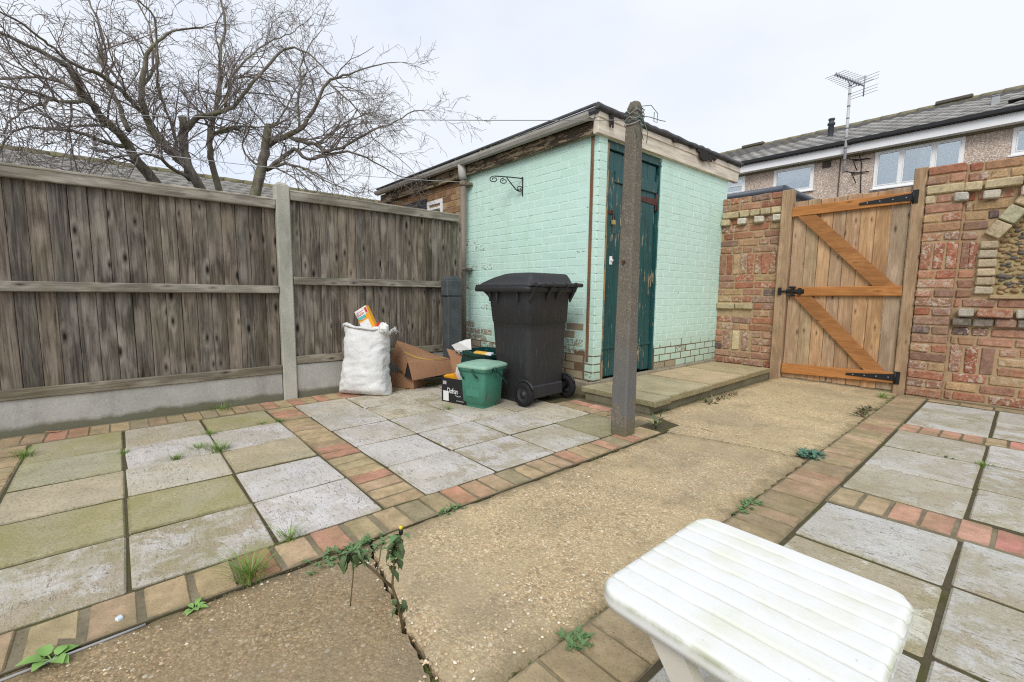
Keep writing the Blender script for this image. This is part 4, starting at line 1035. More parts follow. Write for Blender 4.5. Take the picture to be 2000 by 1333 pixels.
def thinge(zc, dz, L):
    m_ = MB(); y = GY-.064; x1 = -.785
    m_.add([(x1, y, zc-.034), (x1, y, zc+.034), (x1-L, y, zc+.010+dz), (x1-L, y, zc-.010+dz), (x1, y-.005, zc-.034), (x1, y-.005, zc+.034), (x1-L, y-.005, zc+.010+dz), (x1-L, y-.005, zc-.010+dz)],
           [[4, 5, 6, 7], [0, 1, 5, 4], [1, 2, 6, 5], [2, 3, 7, 6], [3, 0, 4, 7]][0:5])
    m_.box(x1-.01, x1+.035, y-.006, y+.004, zc-.06, zc+.06, .002); m_.tube([(x1+.0, y-.008, zc-.058), (x1, y-.008, zc+.058)], .008, 8)
    o = obj('hinge', m_.mesh('hinge', BLACKM), gate)
    mm_ = MB()
    for k in range(4):
        mm_.lathe([(.006, 0), (.005, -.003), (.0004, -.004)], 8, 'y', (x1-.05-k*L*.24, y-.005, zc+dz*(.05+k*L*.24)/L))
    obj('bolt', mm_.mesh('bolt', STEEL), o)
thinge(1.828, -.012, .40); thinge(.150, -.018, .385)
m = MB().box(-1.775, -1.60, GY-.070, GY-.062, .940, .985, .002).tube([(-1.845, GY-.078, .964), (-1.61, GY-.078, .964)], .008, 8)
m.box(-1.85, -1.82, GY-.082, GY-.06, .925, 1.005, .002).box(-1.715, -1.70, GY-.088, GY-.06, .915, 1.012, .002).box(-1.655, -1.625, GY-.082, GY-.06, .925, 1.0, .002).box(-1.745, -1.68, GY-.082, GY-.062, .998, 1.018, .003).box(-1.745, -1.68, GY-.082, GY-.062, .912, .93, .003)
obj('latch', m.mesh('latch', BLACKM), gate)

# ================================================================== HOUSE BEYOND THE GATE
HY = 15.0; HX0, HX1 = -10.0, 3.2
house = tag(empty('terraced_house', (-3, HY, 0)), 'terraced house with pebbledash wall, grey tiled roof and white windows behind the brick wall', 'house')
wins = [(-6.9, -6.18, 4.09, 4.62), (-5.36, -4.32, 3.90, 4.625), (-2.965, -1.31, 3.69, 4.63), (-.57, .55, 4.02, 4.615)]
m = MB(); xs = [HX0]
for (a, c, z0, z1) in wins: xs += [a, c]
xs.append(HX1)
for k in range(0, len(xs)-1):
    a, c = xs[k], xs[k+1]
    if k % 2 == 0: m.box(a, c, HY, HY+.2, -.07, 4.80)
    else:
        z0, z1 = wins[k//2][2:]; m.box(a, c, HY, HY+.2, -.07, z0); m.box(a, c, HY, HY+.2, z1, 4.80)
m.box(HX0, HX0+.2, HY+.2, 23, -.07, 4.8); m.box(HX1-.2, HX1, HY+.2, 23, -.07, 4.8); m.box(HX0, HX1, 22.8, 23, -.07, 4.8)
obj('wall', m.mesh('house_wall', DASH), house)
obj('room', MB().box(HX0+.3, HX1-.3, HY+1.2, HY+1.25, 2.8, 4.75).box(HX0+.3, HX1-.3, HY+.2, HY+1.2, 2.7, 2.75).mesh('room', ROOM), house)
def window(a, c, z0, z1, mull, curt, openleaf=False):
    f = .065
    m_ = MB().box(a, c, HY-.02, HY+.05, z0, z0+f, .004).box(a, c, HY-.02, HY+.05, z1-f, z1, .004).box(a, a+f, HY-.02, HY+.05, z0+f, z1-f, .004).box(c-f, c, HY-.02, HY+.05, z0+f, z1-f, .004)
    for q in mull: m_.box(q-.035, q+.035, HY-.02, HY+.05, z0+f, z1-f, .004)
    m_.box(a-.04, c+.04, HY-.06, HY+.0, z0-.035, z0-.002, .004)
    w = obj('window', m_.mesh('window_frame', UPVC), house)
    e = [a+f] + [q for mq in mull for q in (mq-.035, mq+.035)] + [c-f]
    for k in range(0, len(e), 2):
        s_ = .022
        sm = MB().box(e[k], e[k+1], HY-.03, HY+.02, z0+f, z0+f+s_, .003).box(e[k], e[k+1], HY-.03, HY+.02, z1-f-s_, z1-f, .003).box(e[k], e[k]+s_, HY-.03, HY+.02, z0+f+s_, z1-f-s_, .003).box(e[k+1]-s_, e[k+1], HY-.03, HY+.02, z0+f+s_, z1-f-s_, .003)
        obj('sash', sm.mesh('sash', UPVC), w)
        obj('pane', MB().box(e[k]+s_, e[k+1]-s_, HY-.004, HY+.004, z0+f+s_, z1-f-s_).mesh('pane', GLASS), w)
    for (ca, cb, ct, cz) in curt:
        n = max(4, int((cb-ca)/.045)); m_ = MB(); V = []
        for k in range(n+1):
            x = ca+(cb-ca)*k/n; y = HY+.14+.018*math.sin(k*1.9)
            V += [(x, y, cz), (x, y, ct)]
        m_.add(V, [[2*k, 2*k+2, 2*k+3, 2*k+1] for k in range(n)], True); obj('curtain', m_.mesh('curtain', CURT), w)
    return w
window(-6.9, -6.18, 4.09, 4.62, [], [(-6.85, -6.2, 4.6, 4.1)])
obj('transom', MB().box(-6.84, -6.24, HY-.025, HY+.03, 4.33, 4.38, .003).mesh('transom', UPVC), house)
window(-5.36, -4.32, 3.90, 4.625, [], [(-5.3, -4.38, 4.6, 4.24)])
window(-2.965, -1.31, 3.69, 4.63, [-2.43, -1.83], [(-2.9, -2.42, 4.6, 3.72), (-2.12, -1.4, 4.6, 3.72)])
window(-.57, .55, 4.02, 4.615, [], [(-.5, .2, 4.35, 4.05)])
obj('fascia', MB().box(HX0, HX1, HY-.30, HY-.02, 4.655, 4.87, .004).mesh('house_fascia', UPVC), house)
obj('frieze', MB().box(HX0, HX1, HY-.10, HY-.012, 4.615, 4.653).mesh('frieze', m_plain('olive_trim', (.19, .185, .11), .9, .2)), house)
gm = MB()
prof = [(HY-.31, 4.965), (HY-.31, 4.91), (HY-.34, 4.87), (HY-.385, 4.86), (HY-.42, 4.885), (HY-.43, 4.965)]
gm.add([(HX0, a, c) for a, c in prof]+[(HX1, a, c) for a, c in prof], [[k, (k+1) % 6, 6+(k+1) % 6, 6+k] for k in range(6)])
obj('gutter', gm.mesh('house_gutter', m_plain('black_gutter', (.028, .029, .031), .5, .4)), house)
obj('joint_strip', MB().box(-3.73, -3.70, HY-.012, HY-.001, 2.9, 4.61).mesh('joint_strip', m_plain('joint_filler', (.18, .11, .075), .9)), house)
obj('air_vent', MB().box(-4.13, -3.93, HY-.02, HY-.002, 4.44, 4.61, .003).box(-4.11, -3.95, HY-.028, HY-.018, 4.46, 4.485).box(-4.11, -3.95, HY-.028, HY-.018, 4.50, 4.525).box(-4.11, -3.95, HY-.028, HY-.018, 4.54, 4.565).mesh('air_vent', m_plain('brown_vent', (.10, .08, .065), .8)), house)
# roof: profiled tiles
EY, EZ, RY, RZ = HY-.36, 4.955, 19.0, 6.62
SLP = math.atan2(RZ-EZ, RY-EY); SL = math.hypot(RZ-EZ, RY-EY)
obj('roof', MB().add([(HX0-.05, EY, EZ-.03), (HX1+.05, EY, EZ-.03), (HX1+.05, RY, RZ-.03), (HX0-.05, RY, RZ-.03), (HX1+.05, 2*RY-EY, EZ-.03), (HX0-.05, 2*RY-EY, EZ-.03)], [[0, 1, 2, 3], [3, 2, 4, 5]]).mesh('roof_deck', FELT), house)
TW, TE = .30, .31
def tile_geo(m_, L, n=9, ox=0, oy=0, oz=0):
    V = []
    for k in range(n+1):
        u = k/n; x = (u-.5)*TW*1.04; h = .024*(.5-.5*math.cos(2*PI*min(1, u*1.25)))*(1 if u < .8 else .0)
        V += [(x, 0, .036+h), (x, L, .000+h), (x, 0, -.006+h*.4)]
    m_.add([(a+ox, b_, c) for a, b_, c in V], [[3*k, 3*k+3, 3*k+4, 3*k+1] for k in range(n)]+[[3*k+2, 3*k+5, 3*k+3, 3*k] for k in range(n)], True)
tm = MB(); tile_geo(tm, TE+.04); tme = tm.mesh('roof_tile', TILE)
M0 = Matrix.Translation((0, EY, EZ-.005)) @ Matrix.Rotation(SLP, 4, 'X')
tiles = []
nr = int(SL/TE)
for r in range(nr+1):
    x = HX1-.1
    while x > HX0: tiles.append((x-(.15 if r % 2 else 0), r)); x -= TW
tiles.sort(key=lambda q: (abs(q[0]+2.4)*.5+q[1]*.38) if q[0] < 0.1 else 50+q[0])
trest = MB(); cnt = 0
for (x, r) in tiles:
    M1 = M0 @ Matrix.Translation((x, r*TE-.05, 0))
    M1 = M1 @ Matrix.Rotation(R.uniform(-.006, .006), 4, 'Z')
    if cnt < 300 and r < 12:
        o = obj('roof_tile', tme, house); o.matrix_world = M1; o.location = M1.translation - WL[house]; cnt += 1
    else:
        o0 = len(trest.v); tile_geo(trest, TE+.04, 6)
        for k in range(o0, len(trest.v)): trest.v[k] = tuple(M1 @ Vector(trest.v[k]))
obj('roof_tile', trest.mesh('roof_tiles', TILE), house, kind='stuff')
m = MB(); x = HX0
while x < HX1:
    m.tube([(x, RY, RZ-.02), (x+.44, RY, RZ-.02)], [.11, .10], 10); x += .45
obj('ridge', m.mesh('ridge_tiles', m_plain('mossy_ridge', (.22, .20, .13), .95, .1, .3, 8, .4)), house)
for xx in (-7.6, -2.0): obj('ridge_vent', MB().box(xx-.4, xx+.4, RY-.14, RY+.14, RZ+.03, RZ+.13, .02).mesh('ridge_vent', m_plain('ridge_mortar', (.12, .105, .08), .9)), house)
fz = EZ+(16.5-EY)*math.tan(SLP)
obj('flue', MB().lathe([(.075, fz-.1), (.075, 6.02), (.10, 6.03), (.10, 6.08), (.07, 6.10), (.07, 6.16), (.085, 6.17), (.085, 6.21), (.001, 6.215)], 14, 'z', (-4.4, 16.5, 0)).mesh('flue', m_plain('dark_flue', (.07, .075, .085), .6)), house)
fz = EZ+(16-EY)*math.tan(SLP)
obj('vent_pipe', MB().box(-1.03, -.89, 15.93, 16.07, fz-.1, 5.66, .01).box(-1.045, -.875, 15.91, 16.09, 5.66, 5.675, .004).mesh('vent_pipe', m_plain('zinc', (.42, .43, .44), .5, .5, .15, 6)), house)
obj('lifted_tile', MB().box(-.72, -.45, 15.2, 15.5, EZ+.33, EZ+.345, .002).mesh('lifted_tile', TILE), house)
# ivy stem on the wall behind the aerial
# TV aerial
t = tag(empty('tv_aerial', (-3.53, 14.6, 4.2)), 'tall television aerial on a banded mast fixed to the pebbledash house wall', 'aerial')
obj('mast', MB().tube([(-3.525, 14.6, 4.14), (-3.545, 14.6, 6.36)], .034, 12).mesh('mast', m_plain('mast_alloy', (.52, .52, .52), .4, .6, .12, 5)), t)
m = MB()
for z in (4.45, 4.75, 5.0, 5.25, 5.5, 5.8, 6.1, 6.3): m.tube([(-3.525-.02*(z-4.14)/2.22, 14.6, z), (-3.525-.02*(z-4.14)/2.22, 14.6, z+.022)], .038, 12)
obj('band', m.mesh('band', BLACKM), t)
ctr_ = Vector((-3.545, 14.6, 6.42)); bdir = Vector((.30, .95, 0)).normalized(); cr = Vector((.95, -.30, 0)).normalized()
bm_a, bm_b = ctr_-bdir*.62+Vector((0, 0, .06)), ctr_+bdir*.55+Vector((0, 0, .0)); bd = bm_b-bm_a
obj('boom', MB().tube([bm_a, bm_b], .017, 8).tube([bm_a+bd*.40, Vector((-3.545, 14.6, 6.33)), bm_a+bd*.75], .013, 8).mesh('boom', STEEL), t)
for k in range(10):
    p = bm_a+bd*(k/10.5); L = .25+.008*k
    m = MB().tube([p-cr*L, p+cr*L], .0065, 5); m.tube([p+Vector((-.02, 0, -.035)), p+Vector((.02, 0, .04))], .016, 6)
    obj('element', m.mesh('element', STEEL), t)
for s_ in (-1, 1):
    for k in range(1, 4):
        p = bm_b+bdir*.03+Vector((0, 0, s_*.075*k)); obj('reflector_rod', MB().tube([p-cr*.33, p+cr*.33], .0065, 5).mesh('reflector_rod', STEEL), t)
obj('reflector_bar', MB().tube([bm_b+bdir*.03+Vector((0, 0, -.26)), bm_b+bdir*.03+Vector((0, 0, .26))], .016, 6).mesh('reflector_bar', STEEL), t)
for z in (4.19, 4.52):
    m = MB().tube([(-3.525, 14.6, z), (-3.40, 14.8, z-.03), (-3.30, 15.0, z-.02)], .014, 6).tube([(-3.44, 14.97, z-.02), (-3.06, 14.97, z-.03)], .013, 6).tube([(-3.40, 14.8, z-.03), (-3.33, 14.98, z-.28)], .012, 6)
    obj('wall_bracket', m.mesh('wall_bracket', BLACKM), t)
obj('cable', MB().tube([(-3.50, 14.62, 4.9), (-3.32, 14.9, 4.72), (-3.24, 14.98, 4.4), (-3.22, 14.98, 3.9), (-3.18, 14.98, 3.2)], .012, 5).mesh('cable', BLACKM), t)

# flat roofed extension just over the wall
ext = tag(empty('flat_roof_extension', (-3, 7.5, 0)), 'flat roof with dark rolled edge showing just over the short brick wall', 'outbuilding')
obj('wall', MB().box(-5.2, -2.60, 7.58, 10.2, -.07, 2.44).mesh('ext_wall', m_plain('pale_render', (.45, .43, .40), .9, .2)), ext)
obj('roof', MB().box(-5.28, -2.55, 7.53, 10.28, 2.44, 2.485, .01).mesh('ext_roof', m_plain('grey_membrane', (.30, .31, .33), .6, .3)), ext)
obj('roof_edge', MB().tube([(-5.3, 7.52, 2.475), (-2.54, 7.52, 2.49)], .05, 12).tube([(-2.54, 7.52, 2.49), (-2.54, 10.25, 2.49)], .05, 12).mesh('roof_edge', m_plain('slate_membrane', (.105, .12, .15), .45, .4)), ext)
# row of houses behind the tree: low tiled roof
nbh = tag(empty('neighbour_house', (-14, 2.5, 0)), 'low grey tiled roof of a house row behind the bare tree', 'house')
NXR, NZR = -14.0, 3.72; NXE, NZE = -11.2, 2.55
obj('wall', MB().box(-16.5, -11.5, -7, 8.4, -.07, 2.6).mesh('nbh_wall', m_plain('buff_wall', (.36, .25, .16), .9, .2)), nbh)
obj('roof', MB().add([(NXE, -7.2, NZE-.03), (NXR, -7.2, NZR-.03), (NXR, 8.6, NZR-.03), (NXE, 8.6, NZE-.03), (2*NXR-NXE, -7.2, NZE-.03), (2*NXR-NXE, 8.6, NZE-.03)], [[0, 3, 2, 1], [1, 2, 5, 4]]).mesh('nbh_roof', FELT), nbh)
sl2 = math.atan2(NZR-NZE, NXE-NXR); L2 = math.hypot(NZR-NZE, NXR-NXE)
M0 = Matrix.Translation((NXE, 0, NZE)) @ Matrix.Rotation(PI/2, 4, 'Z') @ Matrix.Rotation(sl2, 4, 'X')
tr2 = MB()
for r in range(int(L2/.30)+1):
    y = -7.1
    while y < 8.5:
        M1 = M0 @ Matrix.Translation((y+(.15 if r % 2 else 0), r*.30-.03, 0)); o0 = len(tr2.v); tile_geo(tr2, .34, 5)
        for k in range(o0, len(tr2.v)): tr2.v[k] = tuple(M1 @ Vector(tr2.v[k]))
        y += TW
TILE2 = m_plain('pale_lichen_tile', (.27, .26, .24), .9, .2, .4, 9, .4)
obj('roof_tile', tr2.mesh('nbh_tiles', TILE2), nbh, kind='stuff')
m = MB(); y = -7.2
while y < 8.5: m.tube([(NXR, y, NZR), (NXR, y+.44, NZR)], [.10, .09], 8); y += .45
obj('ridge', m.mesh('nbh_ridge', m_plain('mossy_ridge_far', (.20, .185, .11), .95, .1, .3, 8, .4)), nbh)
# ================================================================== BARE TREE
LIMBS=[
 ([(-6.4,0.44,1.97),(-6.33,0.32,2.15),(-6.27,0.21,2.3),(-6.2,0.14,2.45),(-6.13,0.02,2.54),(-6.07,-0.06,2.66),(-6.0,-0.13,2.72),(-5.93,-0.17,2.83),(-5.87,-0.23,2.91),(-5.8,-0.31,2.92),(-5.73,-0.43,2.94),(-5.67,-0.59,2.97),(-5.6,-0.74,2.99)],0.085,0.014),
 ([(-6.0,-0.1,2.67),(-5.9,-0.22,2.61),(-5.8,-0.32,2.56),(-5.7,-0.47,2.57),(-5.6,-0.61,2.53),(-5.5,-0.72,2.51)],0.032,0.009),
 ([(-6.0,-0.15,2.71),(-6.08,-0.23,2.8),(-6.16,-0.35,2.84),(-6.24,-0.48,2.85),(-6.32,-0.69,2.8),(-6.4,-0.84,2.75)],0.03,0.009),
 ([(-5.75,-0.32,2.55),(-5.66,-0.41,2.45),(-5.58,-0.51,2.35),(-5.49,-0.57,2.23),(-5.4,-0.6,2.08)],0.02,0.007),
 ([(-6.2,0.13,2.35),(-6.07,0.01,2.34),(-5.93,-0.13,2.34),(-5.8,-0.22,2.33),(-5.67,-0.38,2.27),(-5.53,-0.5,2.22),(-5.4,-0.62,2.02)],0.036,0.008),
 ([(-6.3,0.2,2.54),(-6.38,0.13,2.79),(-6.45,0.07,2.97),(-6.52,0.04,3.18),(-6.6,0.01,3.31),(-6.68,0.03,3.46),(-6.75,0.05,3.61),(-6.82,-0.02,3.89),(-6.9,-0.06,4.07)],0.04,0.011),
 ([(-6.6,0.85,2.03),(-6.58,0.71,2.32),(-6.56,0.58,2.44),(-6.55,0.45,2.59),(-6.53,0.37,2.73),(-6.51,0.33,2.89),(-6.49,0.34,3.1),(-6.47,0.37,3.3),(-6.45,0.41,3.46),(-6.44,0.5,3.58),(-6.42,0.64,3.72),(-6.4,0.88,3.85)],0.085,0.012),
 ([(-6.5,0.36,2.77),(-6.41,0.26,2.85),(-6.32,0.17,2.93),(-6.23,0.05,2.99),(-6.14,-0.1,3.01),(-6.06,-0.21,3.01),(-5.97,-0.3,3.06),(-5.88,-0.38,3.09),(-5.79,-0.51,3.15),(-5.7,-0.62,3.16)],0.04,0.01),
 ([(-6.5,0.36,3.13),(-6.6,0.45,3.32),(-6.7,0.49,3.5),(-6.8,0.48,3.7),(-6.9,0.45,3.94),(-7.0,0.38,4.15)],0.028,0.01),
 ([(-6.57,0.62,2.40),(-6.58,0.61,2.52),(-6.6,0.6,2.64),(-6.53,0.53,2.9),(-6.46,0.47,3.06),(-6.39,0.47,3.23),(-6.31,0.47,3.4),(-6.24,0.46,3.72),(-6.17,0.34,3.81),(-6.1,0.29,3.85)],0.032,0.01),
 ([(-6.5,0.71,2.18),(-6.33,0.51,2.26),(-6.17,0.4,2.3),(-6.0,0.28,2.27),(-5.83,0.12,2.19),(-5.67,-0.05,2.06),(-5.5,-0.12,1.92)],0.035,0.008),
 ([(-6.8,1.06,2.05),(-6.84,1.0,2.42),(-6.88,0.98,2.64),(-6.92,1.0,2.9),(-6.96,1.07,3.16),(-7.0,1.14,3.45),(-7.04,1.16,3.75),(-7.08,1.19,4.02),(-7.12,1.26,4.34),(-7.16,1.22,4.61),(-7.2,1.21,4.77)],0.065,0.012),
 ([(-6.58,0.72,2.26),(-6.62,0.69,2.45),(-6.62,0.69,2.66),(-6.6,0.69,2.9)],0.062,0.05),
 ([(-6.6,0.7,2.75),(-6.54,0.83,2.9),(-6.48,0.99,2.96),(-6.42,0.88,2.9),(-6.35,1.05,2.98),(-6.29,1.19,3.09),(-6.23,1.3,3.26),(-6.17,1.38,3.39),(-6.11,1.58,3.65),(-6.05,1.71,3.78),(-5.98,1.87,3.77),(-5.92,2.0,3.68),(-5.86,2.15,3.52),(-5.8,2.34,3.41)],0.05,0.009),
 ([(-6.4,1.09,3.04),(-6.52,1.14,3.27),(-6.64,1.25,3.49),(-6.76,1.47,3.62),(-6.88,1.69,3.68),(-7.0,1.92,3.73)],0.032,0.009),
 ([(-6.8,0.98,2.77),(-6.69,1.09,2.86),(-6.58,1.21,2.89),(-6.46,0.94,2.73),(-6.35,1.07,2.79),(-6.24,1.2,2.82),(-6.13,1.36,2.82),(-6.01,1.54,2.87),(-5.9,1.71,3.01)],0.032,0.008),
 ([(-6.55,1.12,3.33),(-6.35,1.2,3.45),(-6.4,1.41,3.75),(-6.5,1.62,3.99),(-6.6,1.83,4.18),(-6.7,2.03,4.39),(-6.8,2.23,4.63)],0.02,0.006),
 ([(-6.3,1.28,1.91),(-6.29,1.39,2.32),(-6.28,1.45,2.57),(-6.26,1.49,2.83),(-6.25,1.51,2.89)],0.1,0.062),
 ([(-6.3,1.49,2.67),(-6.24,1.57,2.74),(-6.18,1.71,2.82),(-6.12,1.84,2.93),(-6.06,1.93,3.07),(-6.0,2.01,3.24),(-5.94,2.11,3.48),(-5.88,2.23,3.55),(-5.82,2.42,3.65),(-5.76,2.71,3.82),(-5.7,2.98,3.92)],0.062,0.006),
 ([(-6.2,1.71,2.82),(-6.1,1.83,2.75),(-6.0,1.99,2.72),(-5.9,2.03,2.63),(-5.8,2.22,2.69),(-5.7,2.41,2.82),(-5.6,2.56,2.94),(-5.5,2.79,3.05),(-5.4,3.01,3.22),(-5.3,3.14,3.24)],0.042,0.006),
 ([(-6.0,1.99,2.74),(-6.1,2.19,2.93),(-6.2,2.49,3.19),(-6.3,2.83,3.4),(-6.4,3.05,3.4)],0.025,0.006),
 ([(-6.3,1.47,2.39),(-6.2,1.61,2.51),(-6.1,1.75,2.64),(-6.0,1.87,2.53),(-5.9,2.07,2.6),(-5.8,2.28,2.66),(-5.7,2.48,2.6),(-5.6,2.76,2.47),(-5.5,2.94,2.38)],0.045,0.007),
 ([(-6.25,1.49,2.4),(-6.04,1.62,2.43),(-5.83,1.78,2.36),(-5.62,1.85,2.28),(-5.41,1.89,2.16),(-5.2,2.07,2.06)],0.03,0.007),
 ([(-6.2,1.85,2.95),(-6.32,1.88,3.26),(-6.44,1.96,3.66),(-6.56,1.99,3.82),(-6.68,2.13,4.16),(-6.8,2.35,4.49)],0.026,0.007),
 ([(-6.3,1.38,2.43),(-6.45,1.28,2.56),(-6.6,1.29,2.75),(-6.75,1.41,3.01),(-6.9,1.55,3.36)],0.022,0.007),
 ([(-5.95,2.12,3.49),(-5.82,2.26,3.32),(-5.69,2.41,3.13),(-5.56,2.53,2.81),(-5.43,2.75,2.63),(-5.3,2.92,2.44)],0.018,0.005),
 ([(-6.9,0.96,2.77),(-7.0,1.06,3.15),(-7.1,1.18,3.8),(-7.2,1.15,4.21),(-7.3,1.29,4.58)],0.03,0.009),
 ([(-6.25,1.51,2.88),(-6.4,1.7,3.1),(-6.55,1.91,3.52),(-6.7,2.13,3.88)],0.018,0.006),
]

tree = tag(empty('bare_tree', (-6.5, 1.0, 0)), 'large leafless tree with many crooked limbs rising behind the timber fence', 'tree')
rt_ = random.Random(17)
def smooth_line(P, sub=3):
    P = [Vector(p) for p in P]; o = []
    for i in range(len(P)-1):
        p0, p1, p2, p3 = P[max(i-1, 0)], P[i], P[i+1], P[min(i+2, len(P)-1)]
        for s_ in range(sub):
            t_ = s_/sub
            o.append(.5*((2*p1)+(p2-p0)*t_+(2*p0-5*p1+4*p2-p3)*t_*t_+(3*p1-p0-3*p2+p3)*t_**3))
    o.append(P[-1]); return o
twigs = MB(); ntw = [0]; lim = [0]
def twig(p, d, L, r, lev, droop):
    if ntw[0] > lim[0]: return
    ntw[0] += 1
    n = 6 if lev < 2 else 4; pts = [p.copy()]; q = p.copy(); d = d.normalized(); kids = []
    for k in range(n):
        d = (d + Vector((rt_.gauss(0, .16), rt_.gauss(0, .16), rt_.gauss(0, .15)-droop*.10))).normalized()
        q = q + d*(L/n); pts.append(q.copy())
        if lev < 3 and k >= 0:
            for _ in range(1):
                if rt_.random() < (.70, .58, .42)[lev]:
                    ax = d.orthogonal().normalized(); ax.rotate(Matrix.Rotation(rt_.uniform(0, 2*PI), 3, d))
                    nd = (d*rt_.uniform(.5, 1.0)+ax*rt_.uniform(.5, 1.0)).normalized()
                    kids.append((q.copy(), nd, L*rt_.uniform(.36, .62), max(.0021, r*(1-.6*k/n)*.64), lev+1, droop))
    twigs.tube(pts, [max(.0020, r*(1-.6*k/n)) for k in range(n+1)], 4 if r > .006 else 3, False)
    for kk in kids: twig(*kk)
trunk_ids = (0, 6, 11, 17)
for i, (P, ra, rb_) in enumerate(LIMBS):
    S = smooth_line(P)
    n = len(S)
    if i in trunk_ids:                                     # carry the trunk down into the ground
        d = S[0]-S[1]; base_ = Vector((-6.5, 1.0+(S[0].y-1.0)*.6, -.07)); S = [base_, base_.lerp(S[0], .55)+Vector((0, 0, .0))] + S
        rad = [ra*1.35, ra*1.12]+[ra+(rb_-ra)*(k/(n-1))**.8 for k in range(n)]
    else: rad = [ra+(rb_-ra)*(k/(n-1))**.8 for k in range(n)]
    rad = [r*rt_.uniform(.93, 1.07)*(.66 if len(LIMBS[i][0]) > 4 else .82) for r in rad]
    S = [p+Vector((rt_.uniform(-.008, .008), rt_.uniform(-.01, .01), rt_.uniform(-.01, .01))) for p in S]
    nm = 'trunk' if i in trunk_ids else 'limb'
    m = MB().tube(S, rad, 10 if ra > .04 else 7)
    obj(nm, m.mesh(nm, BARK), tree)
    lim[0] = ntw[0] + 520
    droop = .45 if i in (18, 19, 20, 21, 22, 25) else .15
    st = 6 if i in trunk_ids else 1
    for k in [len(S)-1]+list(range(st, len(S)-1)):
        if i in (12,): break
        if i == 17 and k < 12: continue
        if rt_.random() < .75 or k == len(S)-1:
            d = (S[k]-S[k-1]).normalized(); ax = d.orthogonal().normalized(); ax.rotate(Matrix.Rotation(rt_.uniform(0, 2*PI), 3, d))
            tip = k == len(S)-1
            nd = d+ax*.15 if tip else d*rt_.uniform(.4, .9)+ax*rt_.uniform(.5, 1.0)
            nd.z += .22 if droop < .3 else .10
            twig(S[k], nd, rt_.uniform(.36, .80)*(.9 if tip else 1), min(rad[k]*.6, .0095), 0, droop)
            if tip:
                for q_ in (-1, 1): twig(S[k], d+ax*.5*q_, rt_.uniform(.30, .48), min(rad[k]*.7, .008), 1, droop)
                for q_ in (2, 4): twig(S[k-q_], d+ax.cross(d)*.8*(1 if q_ == 2 else -1), rt_.uniform(.30, .55), min(rad[k]*.7, .008), 1, droop)
obj('twig', twigs.mesh('twigs', m_plain('twig_bark', (.24, .205, .185), .9, .15, .3, 10)), tree, kind='stuff')
# ================================================================== WASHING LINE POST AND LINES
t = tag(empty('washing_line_post', (-1.70, 2.465, 0)), 'tall tapering concrete washing line post with wire knotted round its top', 'post')
n = NT('grey_concrete_post', .92, .15); f = n.noise(n.P, 9, 5, .65); g = n.noise(n.P, 95, 3, .75)
c = n.mix(f, (.115, .10, .078), (.205, .18, .145)); c = n.mix(n.ramp(g, [(.56, 0), (.64, .7)]), c, (.36, .32, .26)); c = n.mix(n.ramp(g, [(.3, .6), (.42, 0)]), c, (.035, .03, .025))
pz = n.mth('ADD', n.z, n.mth('MULTIPLY', n.mth('SUBTRACT', n.noise(n.P, 5, 4), .5), .9))
pk_ = n.mth('MULTIPLY', n.ramp(pz, [(.15, 0), (.17, 1)]), n.ramp(n.mth('SUBTRACT', pz, n.mth('MULTIPLY', n.noise(n.P, 14, 5), .5)), [(.05, .8), (.62, 0)]))
c = n.mix(pk_, c, n.mix(f, (.115, .12, .122), (.165, .17, .168)))
c = n.mix(n.ramp(n.z, [(.0, .6), (.10, 0)]), c, (.14, .13, .06))
n.base(c); n.bump(g, .5, .004); POSTM = n.done()
def ring_(h, z, ch=.012): return [(-h+ch, -h, z), (h-ch, -h, z), (h, -h+ch, z), (h, h-ch, z), (h-ch, h, z), (-h+ch, h, z), (-h, h-ch, z), (-h, -h+ch, z)]
V = []; lv = [(.060, -.07), (.0595, .3), (.053, .9), (.045, 1.6), (.0405, 2.0), (.037, 2.055), (.027, 2.085), (.012, 2.092)]
for h, z in lv: V += ring_(h, z, min(.012, h*.5))
F = [[i*8+k, i*8+(k+1) % 8, (i+1)*8+(k+1) % 8, (i+1)*8+k] for i in range(len(lv)-1) for k in range(8)]+[[(len(lv)-1)*8+k for k in range(8)]]
obj('shaft', MB().add(V, F).mesh('post_shaft', POSTM), t, local=True)
rw = random.Random(4)
GW = m_plain('green_wire', (.10, .17, .14), .5, .4, .2)
for k in range(6):
    z = 1.955+.016*k; h = .045; m = MB()
    pts = []
    for q in range(17):
        a = 2*PI*q/16; pts.append((-1.70+h*1.18*math.cos(a)*(1+.12*math.cos(4*a+PI)), 2.465+h*1.18*math.sin(a)*(1+.12*math.cos(4*a+PI)), z+rw.uniform(-.012, .012)))
    obj('wire_turn', m.tube(pts, .0028, 5).mesh('wire_turn', GW if k % 2 else WIRE), t)
for (dx, dy, pts) in ((0, 0, [(0, 0, 0), (.03, .07, -.0), (.05, .15, -.005), (.06, .19, -.003)]), (0, 0, [(.0, .02, .06), (.03, .07, .07), (.06, .10, .02), (.05, .11, -.03), (.04, .09, -.02), (.045, .085, .03)]), (0, 0, [(0, 0, 0), (.0, .02, -.08), (.012, .03, -.14)]), (0, 0, [(0, 0, 0), (-.01, -.03, -.06), (.0, -.025, -.13)]), (0, 0, [(.0, .03, 0), (.02, .06, -.09), (.012, .065, -.15)])):
    obj('wire_end', MB().tube([(-1.70+.045+p[0], 2.465-.01+p[1], 1.995+p[2]) for p in pts], .0024, 5).mesh('wire_end', GW), t)
obj('bolt', MB().tube([(-1.70, 2.42, 1.12), (-1.70, 2.395, 1.12)], .010, 8).mesh('bolt', RUST), t)
